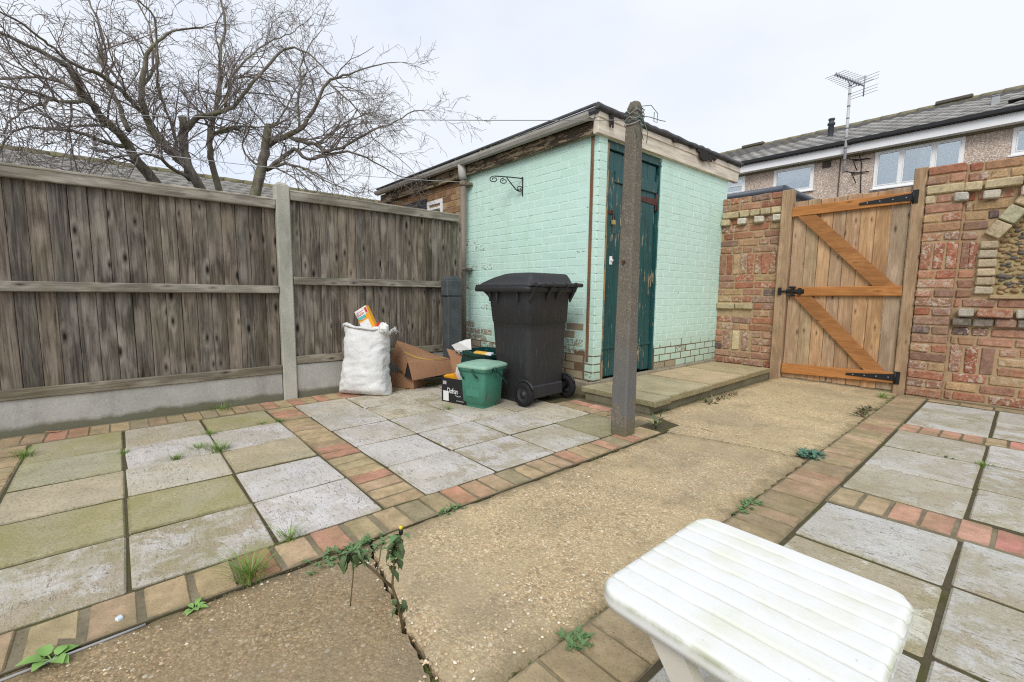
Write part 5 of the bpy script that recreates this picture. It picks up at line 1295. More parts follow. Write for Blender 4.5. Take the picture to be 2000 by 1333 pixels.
def line(a, b_, sag, r, name, label, mat):
    a, b_ = Vector(a), Vector(b_); pts = []
    for k in range(31):
        u = k/30; p = a.lerp(b_, u); p.z -= sag*4*u*(1-u); pts.append(p)
    return tag(obj(name, MB().tube(pts, r, 5).mesh(name, mat)), label, 'washing line')
LINEM = m_plain('pale_line', (.55, .56, .56), .5, .4, .1)
line((-1.745, 2.42, 1.985), (-4.1, -.665, 1.91), .02, .0024, 'washing_line', 'thin washing line running from the concrete post across the tree', m_plain('dark_line', (.30, .31, .32), .5, .4, .1))
line((-4.44, 3.12, 2.19), (-4.3, -.70, 1.86), .05, .0030, 'washing_line', 'lower pale washing line running from the downpipe bracket along the fence top', LINEM)

# ================================================================== WHEELIE BIN
bx, by = -2.87, 2.68
t = tag(empty('wheelie_bin', (bx, by, 0), math.radians(1.5)), 'dark grey wheelie bin with closed lid standing by the mint wall', 'bin')
def L(name, m_, mat=BIN, par=None, kind=None): return obj(name, m_.mesh(name, mat), par or t, (0, 0, 0), local=True, kind=kind)
def rrect(x0, x1, y0, y1, r, z, n=4):
    o = []
    for (cx, cy, a0) in ((x1-r, y0+r, -PI/2), (x1-r, y1-r, 0), (x0+r, y1-r, PI/2), (x0+r, y0+r, PI)):
        for k in range(n+1): a = a0+PI/2*k/n; o.append((cx+r*math.cos(a), cy+r*math.sin(a), z))
    return o
def loft(rings, cap0=True, cap1=True, smooth=True):
    m_ = MB(); n = len(rings[0]); V = [v for r in rings for v in r]
    F = [[i*n+k, i*n+(k+1) % n, (i+1)*n+(k+1) % n, (i+1)*n+k] for i in range(len(rings)-1) for k in range(n)]
    m_.add(V, F, smooth)
    if cap0: m_.add(rings[0], [list(range(n))[::-1]])
    if cap1: m_.add(rings[-1], [list(range(n))])
    return m_
# body: x back = +, x front = -
m = loft([rrect(-.145, .235, -.205, .205, .05, .045), rrect(-.16, .245, -.215, .215, .05, .10), rrect(-.205, .262, -.232, .232, .05, .60), rrect(-.213, .264, -.234, .234, .05, .665), rrect(-.215, .271, -.241, .241, .05, .670), rrect(-.238, .276, -.250, .250, .05, .85), rrect(-.27, .28, -.256, .256, .045, .895), rrect(-.335, .285, -.262, .262, .04, .935)])
L('body', m)
L('foot', loft([rrect(-.14, .10, -.2, .2, .04, .0), rrect(-.143, .15, -.204, .204, .04, .06)]))
# wedge under the front of the rim and lid
m = loft([rrect(-.365, .30, -.29, .29, .03, .925), rrect(-.375, .31, -.30, .30, .03, .93), rrect(-.378, .312, -.302, .302, .03, .962), rrect(-.37, .305, -.295, .295, .03, .97)])
L('rim', m)
m = loft([rrect(-.372, .318, -.296, .296, .03, .970), rrect(-.375, .322, -.298, .298, .03, .984), rrect(-.345, .312, -.275, .275, .05, .990), rrect(-.33, .300, -.262, .262, .05, 1.004), rrect(-.20, .285, -.245, .245, .05, 1.045), rrect(-.07, .270, -.228, .228, .05, 1.074), rrect(.0, .255, -.215, .215, .05, 1.080), rrect(.06, .22, -.15, .15, .05, 1.082)])
lid = L('lid', m)
m = MB().tube([(.372, -.275, .985), (.372, .275, .985)], .017, 12)
for yy in (-.24, -.10, .10, .24): m.tube([(.30, yy, .975), (.372, yy, .985)], .014, 8)
for yy in (-.2, -.08, .08, .2): m.tube([(.372, yy-.012, .985), (.372, yy+.012, .985)], .022, 12)
L('handle', m)
m = MB()
for yy in (-.245, -.06, .06, .245):
    m.add([(.268, yy-.01, .84), (.268, yy+.01, .84), (.345, yy+.01, .965), (.345, yy-.01, .965), (.268, yy-.01, .965), (.268, yy+.01, .965)], [[0, 1, 2, 3], [0, 3, 4], [1, 5, 2], [4, 3, 2, 5]])
for yy, x in ((-.262, -.18), (-.262, -.09), (-.262, .16), (.262, -.18), (.262, -.09), (.262, .16)):
    sg = -1 if yy < 0 else 1
    m.box(x-.007, x+.007, min(yy, yy+sg*.022), max(yy, yy+sg*.022), .845, .925, .003)
L('rib', m)
m = MB().box(.20, .262, -.19, .19, .05, .16, .01); L('axle_housing', m)
L('axle', MB().tube([(.235, -.27, .10), (.235, .27, .10)], .012, 10), RUBBER)
for sg in (-1, 1):
    yc = sg*.258
    w = L('wheel', MB().lathe([(.066, -.022), (.095, -.024), (.100, -.016), (.100, .016), (.095, .024), (.066, .022)], 28, 'y', (.235, yc, .10)), RUBBER)
    o = yc+sg*.012
    m = MB().lathe([(.068, -.016), (.068, .016)], 24, 'y', (.235, yc, .10))
    for r_, d in (((.068, .056), .014), ((.056, .050), .006)): pass
    a_, b2 = (.012*sg, .02*sg)
    m.lathe([(.068, .016*sg), (.060, .016*sg), (.052, .006*sg), (.024, .006*sg), (.022, .020*sg), (.0005, .022*sg)], 24, 'y', (.235, yc, .10))
    hub = obj('hub', m.mesh('hub', BIN), w, (0, 0, 0), local=True)
    L('wheel_arch', MB().tube([(.235+.112*math.cos(a), yc-sg*.005, .10+.112*math.sin(a)) for a in [PI*.15+PI*.75*k/10 for k in range(11)]], .011, 6))

# ================================================================== FOOD CADDY
t = tag(empty('food_caddy', (-2.885, 2.20, 0), math.radians(16)), 'small green food caddy with pale lid in front of the wheelie bin', 'caddy')
m = loft([rrect(-.092, .092, -.108, .108, .035, .0), rrect(-.098, .098, -.114, .114, .035, .035), rrect(-.112, .112, -.128, .128, .03, .045), rrect(-.118, .118, -.136, .136, .03, .20), rrect(-.124, .124, -.142, .142, .03, .300)])
m.box(-.07, .07, -.134, -.118, .09, .16, .006)
L('body', m, CADDY)
L('rim', loft([rrect(-.128, .128, -.146, .146, .03, .292), rrect(-.142, .142, -.16, .16, .035, .302), rrect(-.142, .142, -.16, .16, .035, .322)]), CADDY)
L('lid', loft([rrect(-.146, .146, -.164, .164, .04, .320), rrect(-.152, .152, -.17, .17, .04, .326), rrect(-.150, .150, -.168, .168, .04, .340), rrect(-.118, .118, -.136, .136, .04, .356), rrect(-.108, .108, -.126, .126, .04, .350), rrect(-.100, .100, -.118, .118, .04, .356), rrect(-.05, .05, -.06, .06, .03, .362)]), CADDYL)
hm = MB().tube([(.02, -.158, .305), (.05, -.17, .25), (.07, -.165, .23)], .009, 6).tube([(-.005, .162, .31), (-.005, .168, .30)], .018, 10)
L('handle', MB().tube([(.155, -.05, .315), (.163, .02, .27), (.160, .12, .18), (.150, .16, .155)], .008, 6).tube([(.153, -.062, .312), (.160, -.04, .312)], .02, 10).tube([(.02, -.166, .312), (.04, -.172, .285), (.075, -.166, .255)], .008, 6).tube([(-.11, -.163, .312), (-.085, -.165, .26), (-.07, -.15, .235)], .007, 6), mk_green('dark_handle', (.008, .04, .035), (.012, .06, .05)))
L('scuff', MB().box(.1115, .1150, -.105, -.098, .06, .13, .001), RUST)

# ================================================================== RECYCLING CRATE
t = tag(empty('recycling_crate', (-3.40, 2.66, 0)), 'dark green recycling crate half hidden behind the caddy and the wheelie bin', 'crate')
m = loft([rrect(-.23, .23, -.15, .15, .03, .005), rrect(-.255, .255, -.18, .18, .03, .345)], True, False)
m.add(*(lambda r1, r0: (r1+r0, [[k, (k+1) % len(r1), len(r1)+(k+1) % len(r1), len(r1)+k][::-1] for k in range(len(r1))]+[[len(r1)+k for k in range(len(r1))]]))(rrect(-.248, .248, -.173, .173, .03, .345), rrect(-.225, .225, -.145, .145, .03, .02)))
L('body', m, CRATE)
m = MB(); ro, ri = rrect(-.275, .275, -.20, .20, .03, 0), rrect(-.248, .248, -.173, .173, .03, 0); N_ = len(ro)
V = [(a, b_, .328) for a, b_, c in ro]+[(a, b_, .36) for a, b_, c in ro]+[(a, b_, .36) for a, b_, c in ri]+[(a, b_, .328) for a, b_, c in ri]
m.add(V, [[q*N_+k, q*N_+(k+1) % N_, (q+1) % 4*N_+(k+1) % N_, (q+1) % 4*N_+k] for q in range(4) for k in range(N_)])
for k in range(7): m.box(-.22+.07*k, -.20+.07*k, -.205, -.195, .325, .36, .003)
L('rim', m, CRATE)
def crumple(cx, cy, cz, sx, sy, sz, seed, n=9):
    rr = random.Random(seed); m_ = MB(); V = []
    for j in range(n+1):
        th = PI*j/n
        for k in range(n*2):
            ph = 2*PI*k/(n*2); q = rr.uniform(.78, 1.18)
            V.append((cx+sx*q*math.sin(th)*math.cos(ph), cy+sy*q*math.sin(th)*math.sin(ph), cz+sz*q*math.cos(th)))
    F = [[j*2*n+k, (j+1)*2*n+k, (j+1)*2*n+(k+1) % (2*n), j*2*n+(k+1) % (2*n)] for j in range(n) for k in range(2*n)]
    m_.add(V, F, False); return m_
m = crumple(-3.60, 2.50, .375, .085, .07, .06, 3)
m.add([(-3.70, 2.44, .40), (-3.56, 2.43, .44), (-3.49, 2.52, .475), (-3.45, 2.50, .375), (-3.60, 2.42, .36), (-3.62, 2.55, .455)], [[0, 4, 1], [1, 4, 3], [1, 3, 2], [0, 1, 5], [1, 2, 5]])
tag(obj('carrier_bag', m.mesh('carrier_bag', PAPER)), 'crumpled white plastic bag poking out of the dark green crate', 'bag')

# ================================================================== BLACK CARTON with paper in it
ca = math.radians(14)
t = tag(empty('black_carton', (-3.05, 2.155, 0), ca), 'open black cardboard carton with white script lettering beside the green caddy', 'box')
w_, d_, h_ = .37, .20, .205
m = MB().box(-w_/2, w_/2, -d_/2, -d_/2+.005, 0, h_, .001).box(-w_/2, w_/2, d_/2-.005, d_/2, 0, h_, .001).box(-w_/2, -w_/2+.005, -d_/2+.005, d_/2-.005, 0, h_, .001).box(w_/2-.005, w_/2, -d_/2+.005, d_/2-.005, 0, h_, .001).box(-w_/2+.005, w_/2-.005, -d_/2+.005, d_/2-.005, 0, .006)
L('carton', m, BLACKP)
L('label', MB().box(-.165, -.105, -d_/2-.0015, -d_/2+.001, .012, .095), PAPER)
L('print_block', MB().box(-.168, -.13, -d_/2-.0012, -d_/2+.001, .150, .178), m_plain('grey_print', (.42, .42, .42), .6))
L('print_line', MB().box(-.02, .06, -d_/2-.0012, -d_/2+.001, .022, .028), m_plain('grey_print_line', (.35, .35, .35), .6))
fc = bpy.data.curves.new('lettering', 'FONT'); fc.body = 'Dofran'; fc.size = .062; fc.shear = .12; fc.extrude = .0006; fc.space_character = .86
fo = bpy.data.objects.new('lettering_curve', fc); COL.objects.link(fo)
dg = bpy.context.evaluated_depsgraph_get(); fme = bpy.data.meshes.new_from_object(fo.evaluated_get(dg)); bpy.data.objects.remove(fo)
fme.materials.clear(); fme.materials.append(PAPER)
lo = obj('lettering', fme, t, (-.125, -d_/2-.0012, .080), local=True); lo.rotation_euler = (PI/2, 0, 0); lo.scale = (.78, 1.05, 1)
L('flourish', MB().tube([(-.03, -d_/2-.001, .070), (.0, -d_/2-.001, .060), (.03, -d_/2-.001, .066)], .0022, 5), PAPER)
tag(obj('waste_paper', crumple(-3.13, 2.16, .225, .055, .055, .055, 9, 6).mesh('waste_paper', m_plain('brown_paper', (.34, .20, .11), .9, .1))), 'crumpled brown paper in the black carton', 'paper')
c_, s_ = math.cos(ca), math.sin(ca)
tag(obj('waste_card', MB().box(-.06, .035, -.004, .004, -.07, .075, .001).mesh('waste_card', PAPER), None, (-3.06, 2.11, .235), rot=(.35, .5, .3)), 'folded white card standing in the black carton', 'paper')
tag(obj('orange_packet', MB().box(-.055, .055, -.022, .022, -.035, .035, .003).mesh('orange_packet', ORANGE), None, (-3.16, 2.075, .195), rot=(.2, -.2, .2)), 'crushed orange packet inside the black carton', 'packet')
tag(obj('yellow_packet', MB().box(-.085, .085, -.03, .03, -.008, .008, .003).box(.03, .086, -.031, .031, -.0085, .0085, .003, mi=1).mesh('yellow_packet', [m_plain('yellow_print', (.80, .46, .07), .5), PAPER]), None, (-3.13, 2.40, .385), rot=(.1, .06, .45)), 'flat yellow and white packet lying on the crate behind the pale caddy lid', 'packet')

# ================================================================== CARDBOARD BOXES
t = tag(empty('cardboard_box', (-3.925, 2.10, 0), math.radians(26)), 'low brown cardboard box closed and lying on the paving beside the white sack', 'box')
L('carton', MB().box(-.125, .125, -.12, .12, 0, .14, .006, .003), CARD)
L('flap', MB().box(-.122, .122, -.118, -.002, .141, .144, .001).box(-.122, .122, .002, .118, .141, .144, .001), CARD)
t = tag(empty('opened_carton', (-3.75, 2.2, 0)), 'torn open brown cardboard carton with yellow tape leaning on the low box', 'box')
def sheet(pts, th=.005, name='panel', par=None, mat=CARD, sub=6, bend=0.0, axis=(1, -.6, .3)):
    a, b_, c, d = [Vector(p) for p in pts]; nrm = (b_-a).cross(d-a).normalized(); m_ = MB(); V = []; ns = sub
    for s0 in (0, 1):
        for j in range(ns+1):
            for i in range(ns+1):
                u, v_ = i/ns, j/ns; p = a.lerp(b_, u).lerp(d.lerp(c, u), v_)+nrm*(bend*math.sin(PI*u)*math.sin(PI*v_)*1.0+bend*.3*math.sin(5*u+2*v_))-nrm*th*s0
                V.append(tuple(p))
    N2 = (ns+1)**2
    F = [[j*(ns+1)+i, j*(ns+1)+i+1, (j+1)*(ns+1)+i+1, (j+1)*(ns+1)+i] for j in range(ns) for i in range(ns)]
    F += [[N2+q for q in f_][::-1] for f_ in F]
    ring = [i for i in range(ns+1)]+[j*(ns+1)+ns for j in range(1, ns+1)]+[ns*(ns+1)+i for i in range(ns-1, -1, -1)]+[j*(ns+1) for j in range(ns-1, 0, -1)]
    F += [[ring[k], N2+ring[k], N2+ring[(k+1) % len(ring)], ring[(k+1) % len(ring)]] for k in range(len(ring))]
    m_.add(V, F, False); return obj(name, m_.mesh(name, mat), par or t, (0, 0, 0))
A = (-3.735, 1.985, .262); B_ = (-3.655, 2.40, .268); C_ = (-3.640, 2.405, .135); D_ = (-3.70, 2.01, .098)
E1 = (-3.93, 1.985, .455); E2 = (-3.93, 2.36, .30)
sheet([D_, C_, B_, A], name='panel', bend=.006)
sheet([A, B_, E2, E1], name='panel', bend=-.022)
sheet([(-3.74, 1.978, .262), (-3.94, 1.978, .455), (-3.985, 1.93, .27), (-3.80, 1.985, .14)], name='flap', bend=.01)
sheet([(-3.82, 1.99, .12), (-3.72, 2.0, .11), (-3.735, 1.99, .255), (-3.80, 1.985, .30)], name='flap', bend=.0, mat=TAR)
sheet([B_, (-3.56, 2.45, .20), (-3.60, 2.50, .34), (-3.76, 2.42, .36)], name='flap', bend=.01)
sheet([(-3.63, 2.39, .135), (-3.50, 2.40, .16), (-3.56, 2.44, .22), (-3.655, 2.40, .268)], name='flap', bend=.012)
tp = MB(); TP = []
Av, Bv, E1v, E2v = Vector(A), Vector(B_), Vector(E1), Vector(E2)
nrm_ = (Bv-Av).cross(E1v-Av).normalized()
for k in range(13):
    u = .03+.92*k/12; v0 = .48-.40*math.sin(min(1, u*1.45)*PI/2)+.25*max(0, u-.65)
    for v_ in (v0, v0+.10+.05*math.sin(u*7)):
        q = Av.lerp(Bv, u).lerp(E1v.lerp(E2v, u), v_)
        q += nrm_*(-.022*math.sin(PI*u)*math.sin(PI*v_)-.0066*math.sin(5*u+2*v_)+.004); TP.append(tuple(q))
tp.add(TP, [[2*k, 2*k+2, 2*k+3, 2*k+1] for k in range(12)], True); obj('tape', tp.mesh('tape', m_plain('yellow_tape', (.50, .30, .09), .4, .5)), t)
obj('panel', MB().box(-3.95, -3.66, 2.06, 2.34, .10, .105, .001).mesh('inner_panel', TAR), t)

# ================================================================== WHITE RUBBLE SACK
ang = math.atan2(.30, .41)
t = tag(empty('rubble_sack', (-3.86, 1.625, 0), ang), 'full white woven rubble sack slumped in front of the fence', 'sack')
rsk = random.Random(6); prof = [(.240, .03, .0), (.238, .075, .012), (.226, .112, .05), (.208, .135, .12), (.196, .14, .20), (.188, .135, .30), (.186, .128, .40), (.190, .115, .48), (.192, .10, .54), (.205, .092, .575), (.212, .09, .60)]
rings = []; N_ = 72
from mathutils import noise as mno
NZ_ = 44
for q in range(NZ_+1):
    zt_ = .60*(q/NZ_)**1.15
    for (p0, p1) in zip(prof, prof[1:]):
        if p0[2] <= zt_ <= p1[2]+1e-6:
            u = (zt_-p0[2])/(p1[2]-p0[2]); a, c = p0[0]+(p1[0]-p0[0])*u, p0[1]+(p1[1]-p0[1])*u; break
    r = []; e = 2/(2.9+2.2*max(0, 1-zt_/.12))
    for k in range(N_):
        th = 2*PI*k/N_
        x = a*math.copysign(abs(math.cos(th))**e, math.cos(th)); y = c*math.copysign(abs(math.sin(th))**e, math.sin(th))
        P_ = Vector((x*6+1, y*6+4, zt_*9))
        rid = lambda v: 1-abs(mno.noise(v))*2
        g_ = mno.noise(P_)*.012 + rid(Vector((x*7+zt_*5, y*7, zt_*11-x*9)))*.010 + rid(Vector((x*15-zt_*9, y*13+3, zt_*20)))*.007
        g_ *= min(1, .25+zt_/.08)*(1 if zt_ < .5 else .7)
        l_ = max(.05, math.hypot(x, y)); zz = zt_
        if zt_ > .42: zz += (zt_-.42)/.18*(.035*math.cos(th+PI)*.7-.02*math.sin(th)+.014*math.sin(5*th))
        r.append((x*(1+g_/l_)+.045*zt_, y*(1+g_/l_)+.03*zt_, max(zz, .001)))
    rings.append(r)
top = rings[-1]; lip = [(x*1.06, y*1.14, z-.006+.012*math.sin(k*.5)+.006*math.sin(k*1.3)) for k, (x, y, z) in enumerate(top)]
low_ = [(x*1.05, y*1.12, z-.03+.010*math.sin(k*.6+1)) for k, (x, y, z) in enumerate(top)]
inn = [(x*.9, y*.82, z-.02) for (x, y, z) in top]; inn2 = [(x*.8, y*.6, z-.10) for (x, y, z) in top]
m = loft(rings[:-1]+[low_, lip, top, inn, inn2], True, True); L('sack_cloth', m, SACK)
m = MB()
for k in range(16):
    an = rsk.uniform(-.7, .8); x, y, z = top[int((an % (2*PI))/(2*PI)*N_)]
    m.tube([(x*1.02, y*1.05, z), (x*1.1+rsk.uniform(0, .03), y*1.15+rsk.uniform(-.03, .02), z+rsk.uniform(-.02, .03)), (x*1.14+rsk.uniform(0, .04), y*1.2, z+rsk.uniform(-.05, .03))], .0018, 4)
L('frayed_thread', m, PAPER, kind='stuff')
t = tag(empty('cereal_box', (-3.80, 1.655, .60), ang), 'orange and white food packet sticking out of the top of the white sack', 'packet')
t.rotation_euler = (math.radians(-8), math.radians(-30), ang); t.scale = (1.15, 1.15, 1.15)
L('carton', MB().box(-.055, .055, -.022, .022, -.08, .165, .003), ORANGE)
L('front_panel', MB().box(-.054, .030, -.0236, -.021, -.07, .062), PAPER)
L('crown_panel', MB().box(-.054, .054, -.0236, -.021, .105, .163), PAPER)
L('round_badge', MB().lathe([(.042, .0), (.042, -.002), (.0005, -.0021)], 20, 'y', (-.012, -.0232, .115)), PAPER)
L('teal_band', MB().box(-.048, .022, -.0262, -.0252, .083, .103), TEAL)
m = MB()
for k in range(6): m.box(-.042+.011*k, -.036+.011*k, -.0262, -.0252, .110+.003*(k % 2), .132-.004*(k % 3))
m.box(-.045, .024, -.0262, -.0252, .138, .142); m.box(.034, .052, -.0262, -.0234, .11, .15)
L('red_script', m, REDP)
tag(obj('crisp_packet', crumple(0, 0, 0, .045, .03, .05, 5, 5).mesh('crisp_packet', [REDP]), None, (-3.715, 1.70, .600)), 'crumpled red wrapper at the mouth of the white sack', 'packet')
tag(obj('torn_wrapper', crumple(0, 0, 0, .06, .05, .05, 12, 6).mesh('torn_wrapper', [PAPER]), None, (-3.665, 1.715, .600)), 'crumpled white wrapper at the mouth of the white sack', 'packet')

# ================================================================== WHITE SIDE TABLE
tx0, tx1, ty0, ty1, tz = -.472, -.083, .615, 1.018, .40
t = tag(empty('side_table', ((tx0+tx1)/2, (ty0+ty1)/2, 0)), 'white slatted plastic side table with folding legs in the foreground', 'table')
hx, hy = (tx1-tx0)/2, (ty1-ty0)/2
m = MB(); NXg, NYg = 46, 150; rad = .045; ns = 9
def sup(u, v_):     # unit square to rounded rectangle
    return u, v_
V = []
for j in range(NYg+1):
    for i in range(NXg+1):
        u, v_ = -1+2*i/NXg, -1+2*j/NYg; x, y = u*hx, v_*hy
        ax, ay = abs(x)-(hx-rad), abs(y)-(hy-rad)
        if ax > 0 and ay > 0:
            mxx = max(ax, ay); l_ = math.hypot(ax, ay)
            k = mxx/l_; x = math.copysign(hx-rad+ax*k, x); y = math.copysign(hy-rad+ay*k, y)
        edge = min(NXg-i, i)/NXg*2*hx; edge2 = min(NYg-j, j)/NYg*2*hy
        e = min(edge, edge2); z = tz
        rr_ = .0075
        if e < rr_: z -= rr_-math.sqrt(max(0, rr_*rr_-(rr_-e)**2))
        s_ = (y+hy)/(2*hy)*ns; fr_ = abs(s_-round(s_)); g_ = 0
        if 0 < round(s_) < ns and fr_*(2*hy/ns) < .0045:
            q = fr_*(2*hy/ns)/.0045; g_ = .0036*(1-q*q)**1
        crown = .0005*math.sin(PI*(s_-math.floor(s_)))
        z += crown-g_
        if u > .93 and g_ > 0: x -= g_*1.3*(u-.93)/.07
        if u < -.93 and g_ > 0: x += g_*.8*(-u-.93)/.07
        V.append((x, y, z))
F = [[j*(NXg+1)+i, j*(NXg+1)+i+1, (j+1)*(NXg+1)+i+1, (j+1)*(NXg+1)+i] for j in range(NYg) for i in range(NXg)]
m.add(V, F, True)
ring = [i for i in range(NXg+1)]+[j*(NXg+1)+NXg for j in range(1, NYg+1)]+[NYg*(NXg+1)+i for i in range(NXg-1, -1, -1)]+[j*(NXg+1) for j in range(NYg-1, 0, -1)]
n_ = len(ring); e0 = [V[i] for i in ring]
def off(p, k): l_ = math.hypot(p[0], p[1]); return (p[0]*(1+k/l_), p[1]*(1+k/l_))
e1 = [off(p, .0015)+(tz-.020,) for p in e0]; e2 = [off(p, -.003)+(tz-.033,) for p in e0]; e3 = [off(p, -.012)+(tz-.033,) for p in e0]; e4 = [off(p, -.012)+(tz-.012,) for p in e0]
m.add(e0+e1+e2+e3+e4, [[q*n_+k, (q+1)*n_+k, (q+1)*n_+(k+1) % n_, q*n_+(k+1) % n_] for q in range(4) for k in range(n_)], True)
m.add(e4, [list(range(n_))[::-1]])
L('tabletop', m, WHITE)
def leg(y, xa, xb, w=.021, th=.011):
    d = Vector((xb-xa, 0, -.375)).normalized(); nx = Vector((-d.z, 0, d.x)); a = Vector((xa, y, .375)); b_ = Vector((xb, y, 0))
    m_ = MB(); V = []
    for p, ww in ((a, w*1.35), (a.lerp(b_, .5), w), (b_, w*.85)):
        for (s1, s2) in ((-1, -1), (1, -1), (1, 1), (-1, 1)): V.append(tuple(p+nx*ww*s1+Vector((0, th*s2, 0))))
    m_.add(V, [[i*4+k, i*4+(k+1) % 4, (i+1)*4+(k+1) % 4, (i+1)*4+k][::-1] for i in range(2) for k in range(4)]+[[8, 9, 10, 11], [3, 2, 1, 0]])
    return m_
ctr = Vector(t.location)
LEGM = m_plain('cream_plastic', (.58, .55, .47), .45, .4, .08, 8)
for y in (-.165, .175): L('leg', leg(y, -.085, .185, .0195), LEGM)
for y in (-.13, .14): L('leg', leg(y, .15, -.15, .02), LEGM)
L('cross_bar', MB().tube([(.165, -.16, .03), (.165, .17, .03)], .011, 8).tube([(-.12, -.13, .03), (-.12, .14, .03)], .011, 8).tube([(.02, -.16, .195), (.02, .17, .195)], .010, 8), LEGM)
tag(obj('cord', MB().tube([(-.735, 1.075, .002), (-.70, 1.09, .03), (-.665, 1.08, .06), (-.62, 1.05, .12), (-.50, .98, .30)], .0022, 5).tube([(-.735, 1.075, .002), (-.755, 1.06, .004), (-.74, 1.10, .012), (-.72, 1.08, .01)], .002, 5).mesh('cord', PAPER)), 'short white cord end beside the white table and path edge', 'cord')

# ================================================================== WEEDS, GRASS, LITTER
rz_ = random.Random(33)
def leaf(m_, p, d, L_, w, curl=.3, mi=0, up=Vector((0, 0, 1))):
    p, d = Vector(p), Vector(d).normalized(); s_ = d.cross(up)
    if s_.length < 1e-3: s_ = Vector((1, 0, 0))
    s_.normalize(); nn = s_.cross(d); V = []; n = 5
    for k in range(n+1):
        u = k/n; ww = w*math.sin(PI*min(.97, .12+u*.88))*.5*(1+.12*math.sin(k*2.3)); c = p+d*L_*u+nn*(curl*L_*(u*.5-u*u))
        V += [tuple(c-s_*ww+nn*ww*.3), tuple(c), tuple(c+s_*ww+nn*ww*.3)]
    F = []
    for k in range(n): F += [[3*k, 3*k+1, 3*k+4, 3*k+3], [3*k+1, 3*k+2, 3*k+5, 3*k+4]]
    m_.add(V, F, True, mi)
def grass(name, x, y, n, h, spread, label, flat=.5):
    m_ = MB()
    n = int(n*1.5); h = h*(1.0 if h > .06 else 1.4)
    for _ in range(n):
        a = rz_.uniform(0, 2*PI); r = rz_.uniform(0, spread)*1.4; b0 = Vector((x+r*math.cos(a)*.6, y+r*math.sin(a)*.6, -.008)); hh = h*rz_.uniform(.5, 1.1); le = Vector((math.cos(a), math.sin(a), 0))*hh*rz_.uniform(.2, flat+.4)
        w = rz_.uniform(.0011, .0022); sd_ = Vector((-math.sin(a), math.cos(a), 0))*w; V = []
        for k in range(5):
            u = k/4; c = b0+le*u*u+Vector((0, 0, hh*(u-.35*u*u*rz_.uniform(.5, 1)))); V += [tuple(c-sd_*(1-u*.85)), tuple(c+sd_*(1-u*.85))]
        m_.add(V, [[2*k, 2*k+1, 2*k+3, 2*k+2] for k in range(4)], True)
    return tag(obj(name, m_.mesh(name, GRASS)), label, 'grass', 'grass tufts in the paving joints')
grass('grass_tuft', -1.575, .265, 95, .115, .055, 'largest grass tuft at the path edge by the brick border', .9)
grass('grass_tuft', -1.735, .425, 34, .075, .04, 'spiky grass tuft at the corner of a pale flagstone', 1.0)
grass('grass_tuft', -3.00, .375, 120, .045, .075, 'thick grass tuft where two paving joints cross')
grass('grass_tuft', -3.10, .30, 70, .035, .06, 'low grass beside the thick tuft in the crossing joints')
grass('grass_tuft', -3.355, .385, 60, .04, .045, 'small grass tuft in the joint nearer the fence')
grass('grass_tuft', -2.985, .185, 50, .038, .035, 'lone grass tuft in the slab joint left of the crossing')
grass('grass_tuft', -3.395, .80, 45, .04, .03, 'grass tuft beside the band of cross bricks')
grass('grass_tuft', -3.42, .69, 26, .03, .035, 'faint grass in the joint just before the cross bricks')
grass('grass_tuft', -3.27, -.03, 40, .03, .03, 'short grass in the long joint near the left')
grass('grass_tuft', -3.55, -.445, 70, .05, .06, 'grass in the joint near the left edge of the picture')
grass('grass_tuft', -2.93, 1.90, 40, .05, .035, 'fine grass tuft on the paving in front of the black carton', .9)
grass('grass_tuft', -.815, 5.2, 60, .10, .05, 'straggly grass by the foot of the hinge side gate post', .8)
grass('grass_tuft', -4.04, .55, 90, .045, .10, 'grass along the foot of the long gravel board')
grass('grass_tuft', -.093, 3.53, 45, .03, .05, 'grass in the crossing joint of the far terrace flags')
grass('grass_tuft', -2.50, 5.46, 90, .06, .07, 'grass in the corner between mint shed and brick wall', .8)
def rosette(name, x, y, n, L_, w, label, mat=LEAFG, lift=.35, z=-.006):
    m_ = MB()
    for k in range(n):
        a = 2*PI*k/n+rz_.uniform(-.4, .4); d = Vector((math.cos(a), math.sin(a), lift*rz_.uniform(.3, 1.4))); l_ = L_*rz_.uniform(.6, 1.1)
        p0 = Vector((x, y, z)); p1 = p0+d*l_*.3; m_.tube([p0, p1], .0016, 4); leaf(m_, p1, d, l_*.75, w*rz_.uniform(.8, 1.2), .5)
    return tag(obj(name, m_.mesh(name, mat)), label, 'weed', 'weeds along the path')
def lobed(name, x, y, n, L_, label, sx=.05, sy=.05, mat=LEAFG, z=-.006):
    m_ = MB()
    for k in range(n):
        a = rz_.uniform(0, 2*PI); d = Vector((math.cos(a), math.sin(a), rz_.uniform(.15, .9))).normalized(); p = Vector((x+rz_.uniform(-sx, sx), y+rz_.uniform(-sy, sy), z)); q = p+d*L_*.5
        m_.tube([p, q], .0013, 4)
        for j in range(3):
            sgn = (-1, 1, 0)[j]; dd = d.copy(); dd.rotate(Matrix.Rotation(sgn*.8, 3, 'Z')); leaf(m_, q if j == 2 else p.lerp(q, .7), dd, L_*(.7 if j == 2 else .5), L_*.3, .5)
    return tag(obj(name, m_.mesh(name, mat)), label, 'weed', 'weeds along the path')
rosette('broadleaf_weed', -1.53, -.183, 8, .058, .028, 'lime green broadleaf weed at the corner nearest the camera on the left', LEAFL, .5)
rosette('broadleaf_weed', -1.52, .11, 7, .036, .017, 'small lime green weed between border brick and path', LEAFL, .35)
lobed('weed', -1.50, .57, 55, .030, 'spreading blue-green weed patch at the path edge behind the tall wilting stem', .05, .15)
lobed('weed', -1.545, 1.02, 28, .024, 'low green weed on the far border bricks beside the path', .02, .06)
lobed('weed', -.715, .865, 30, .030, 'green weed between path and near border bricks left of the table', .03, .035)
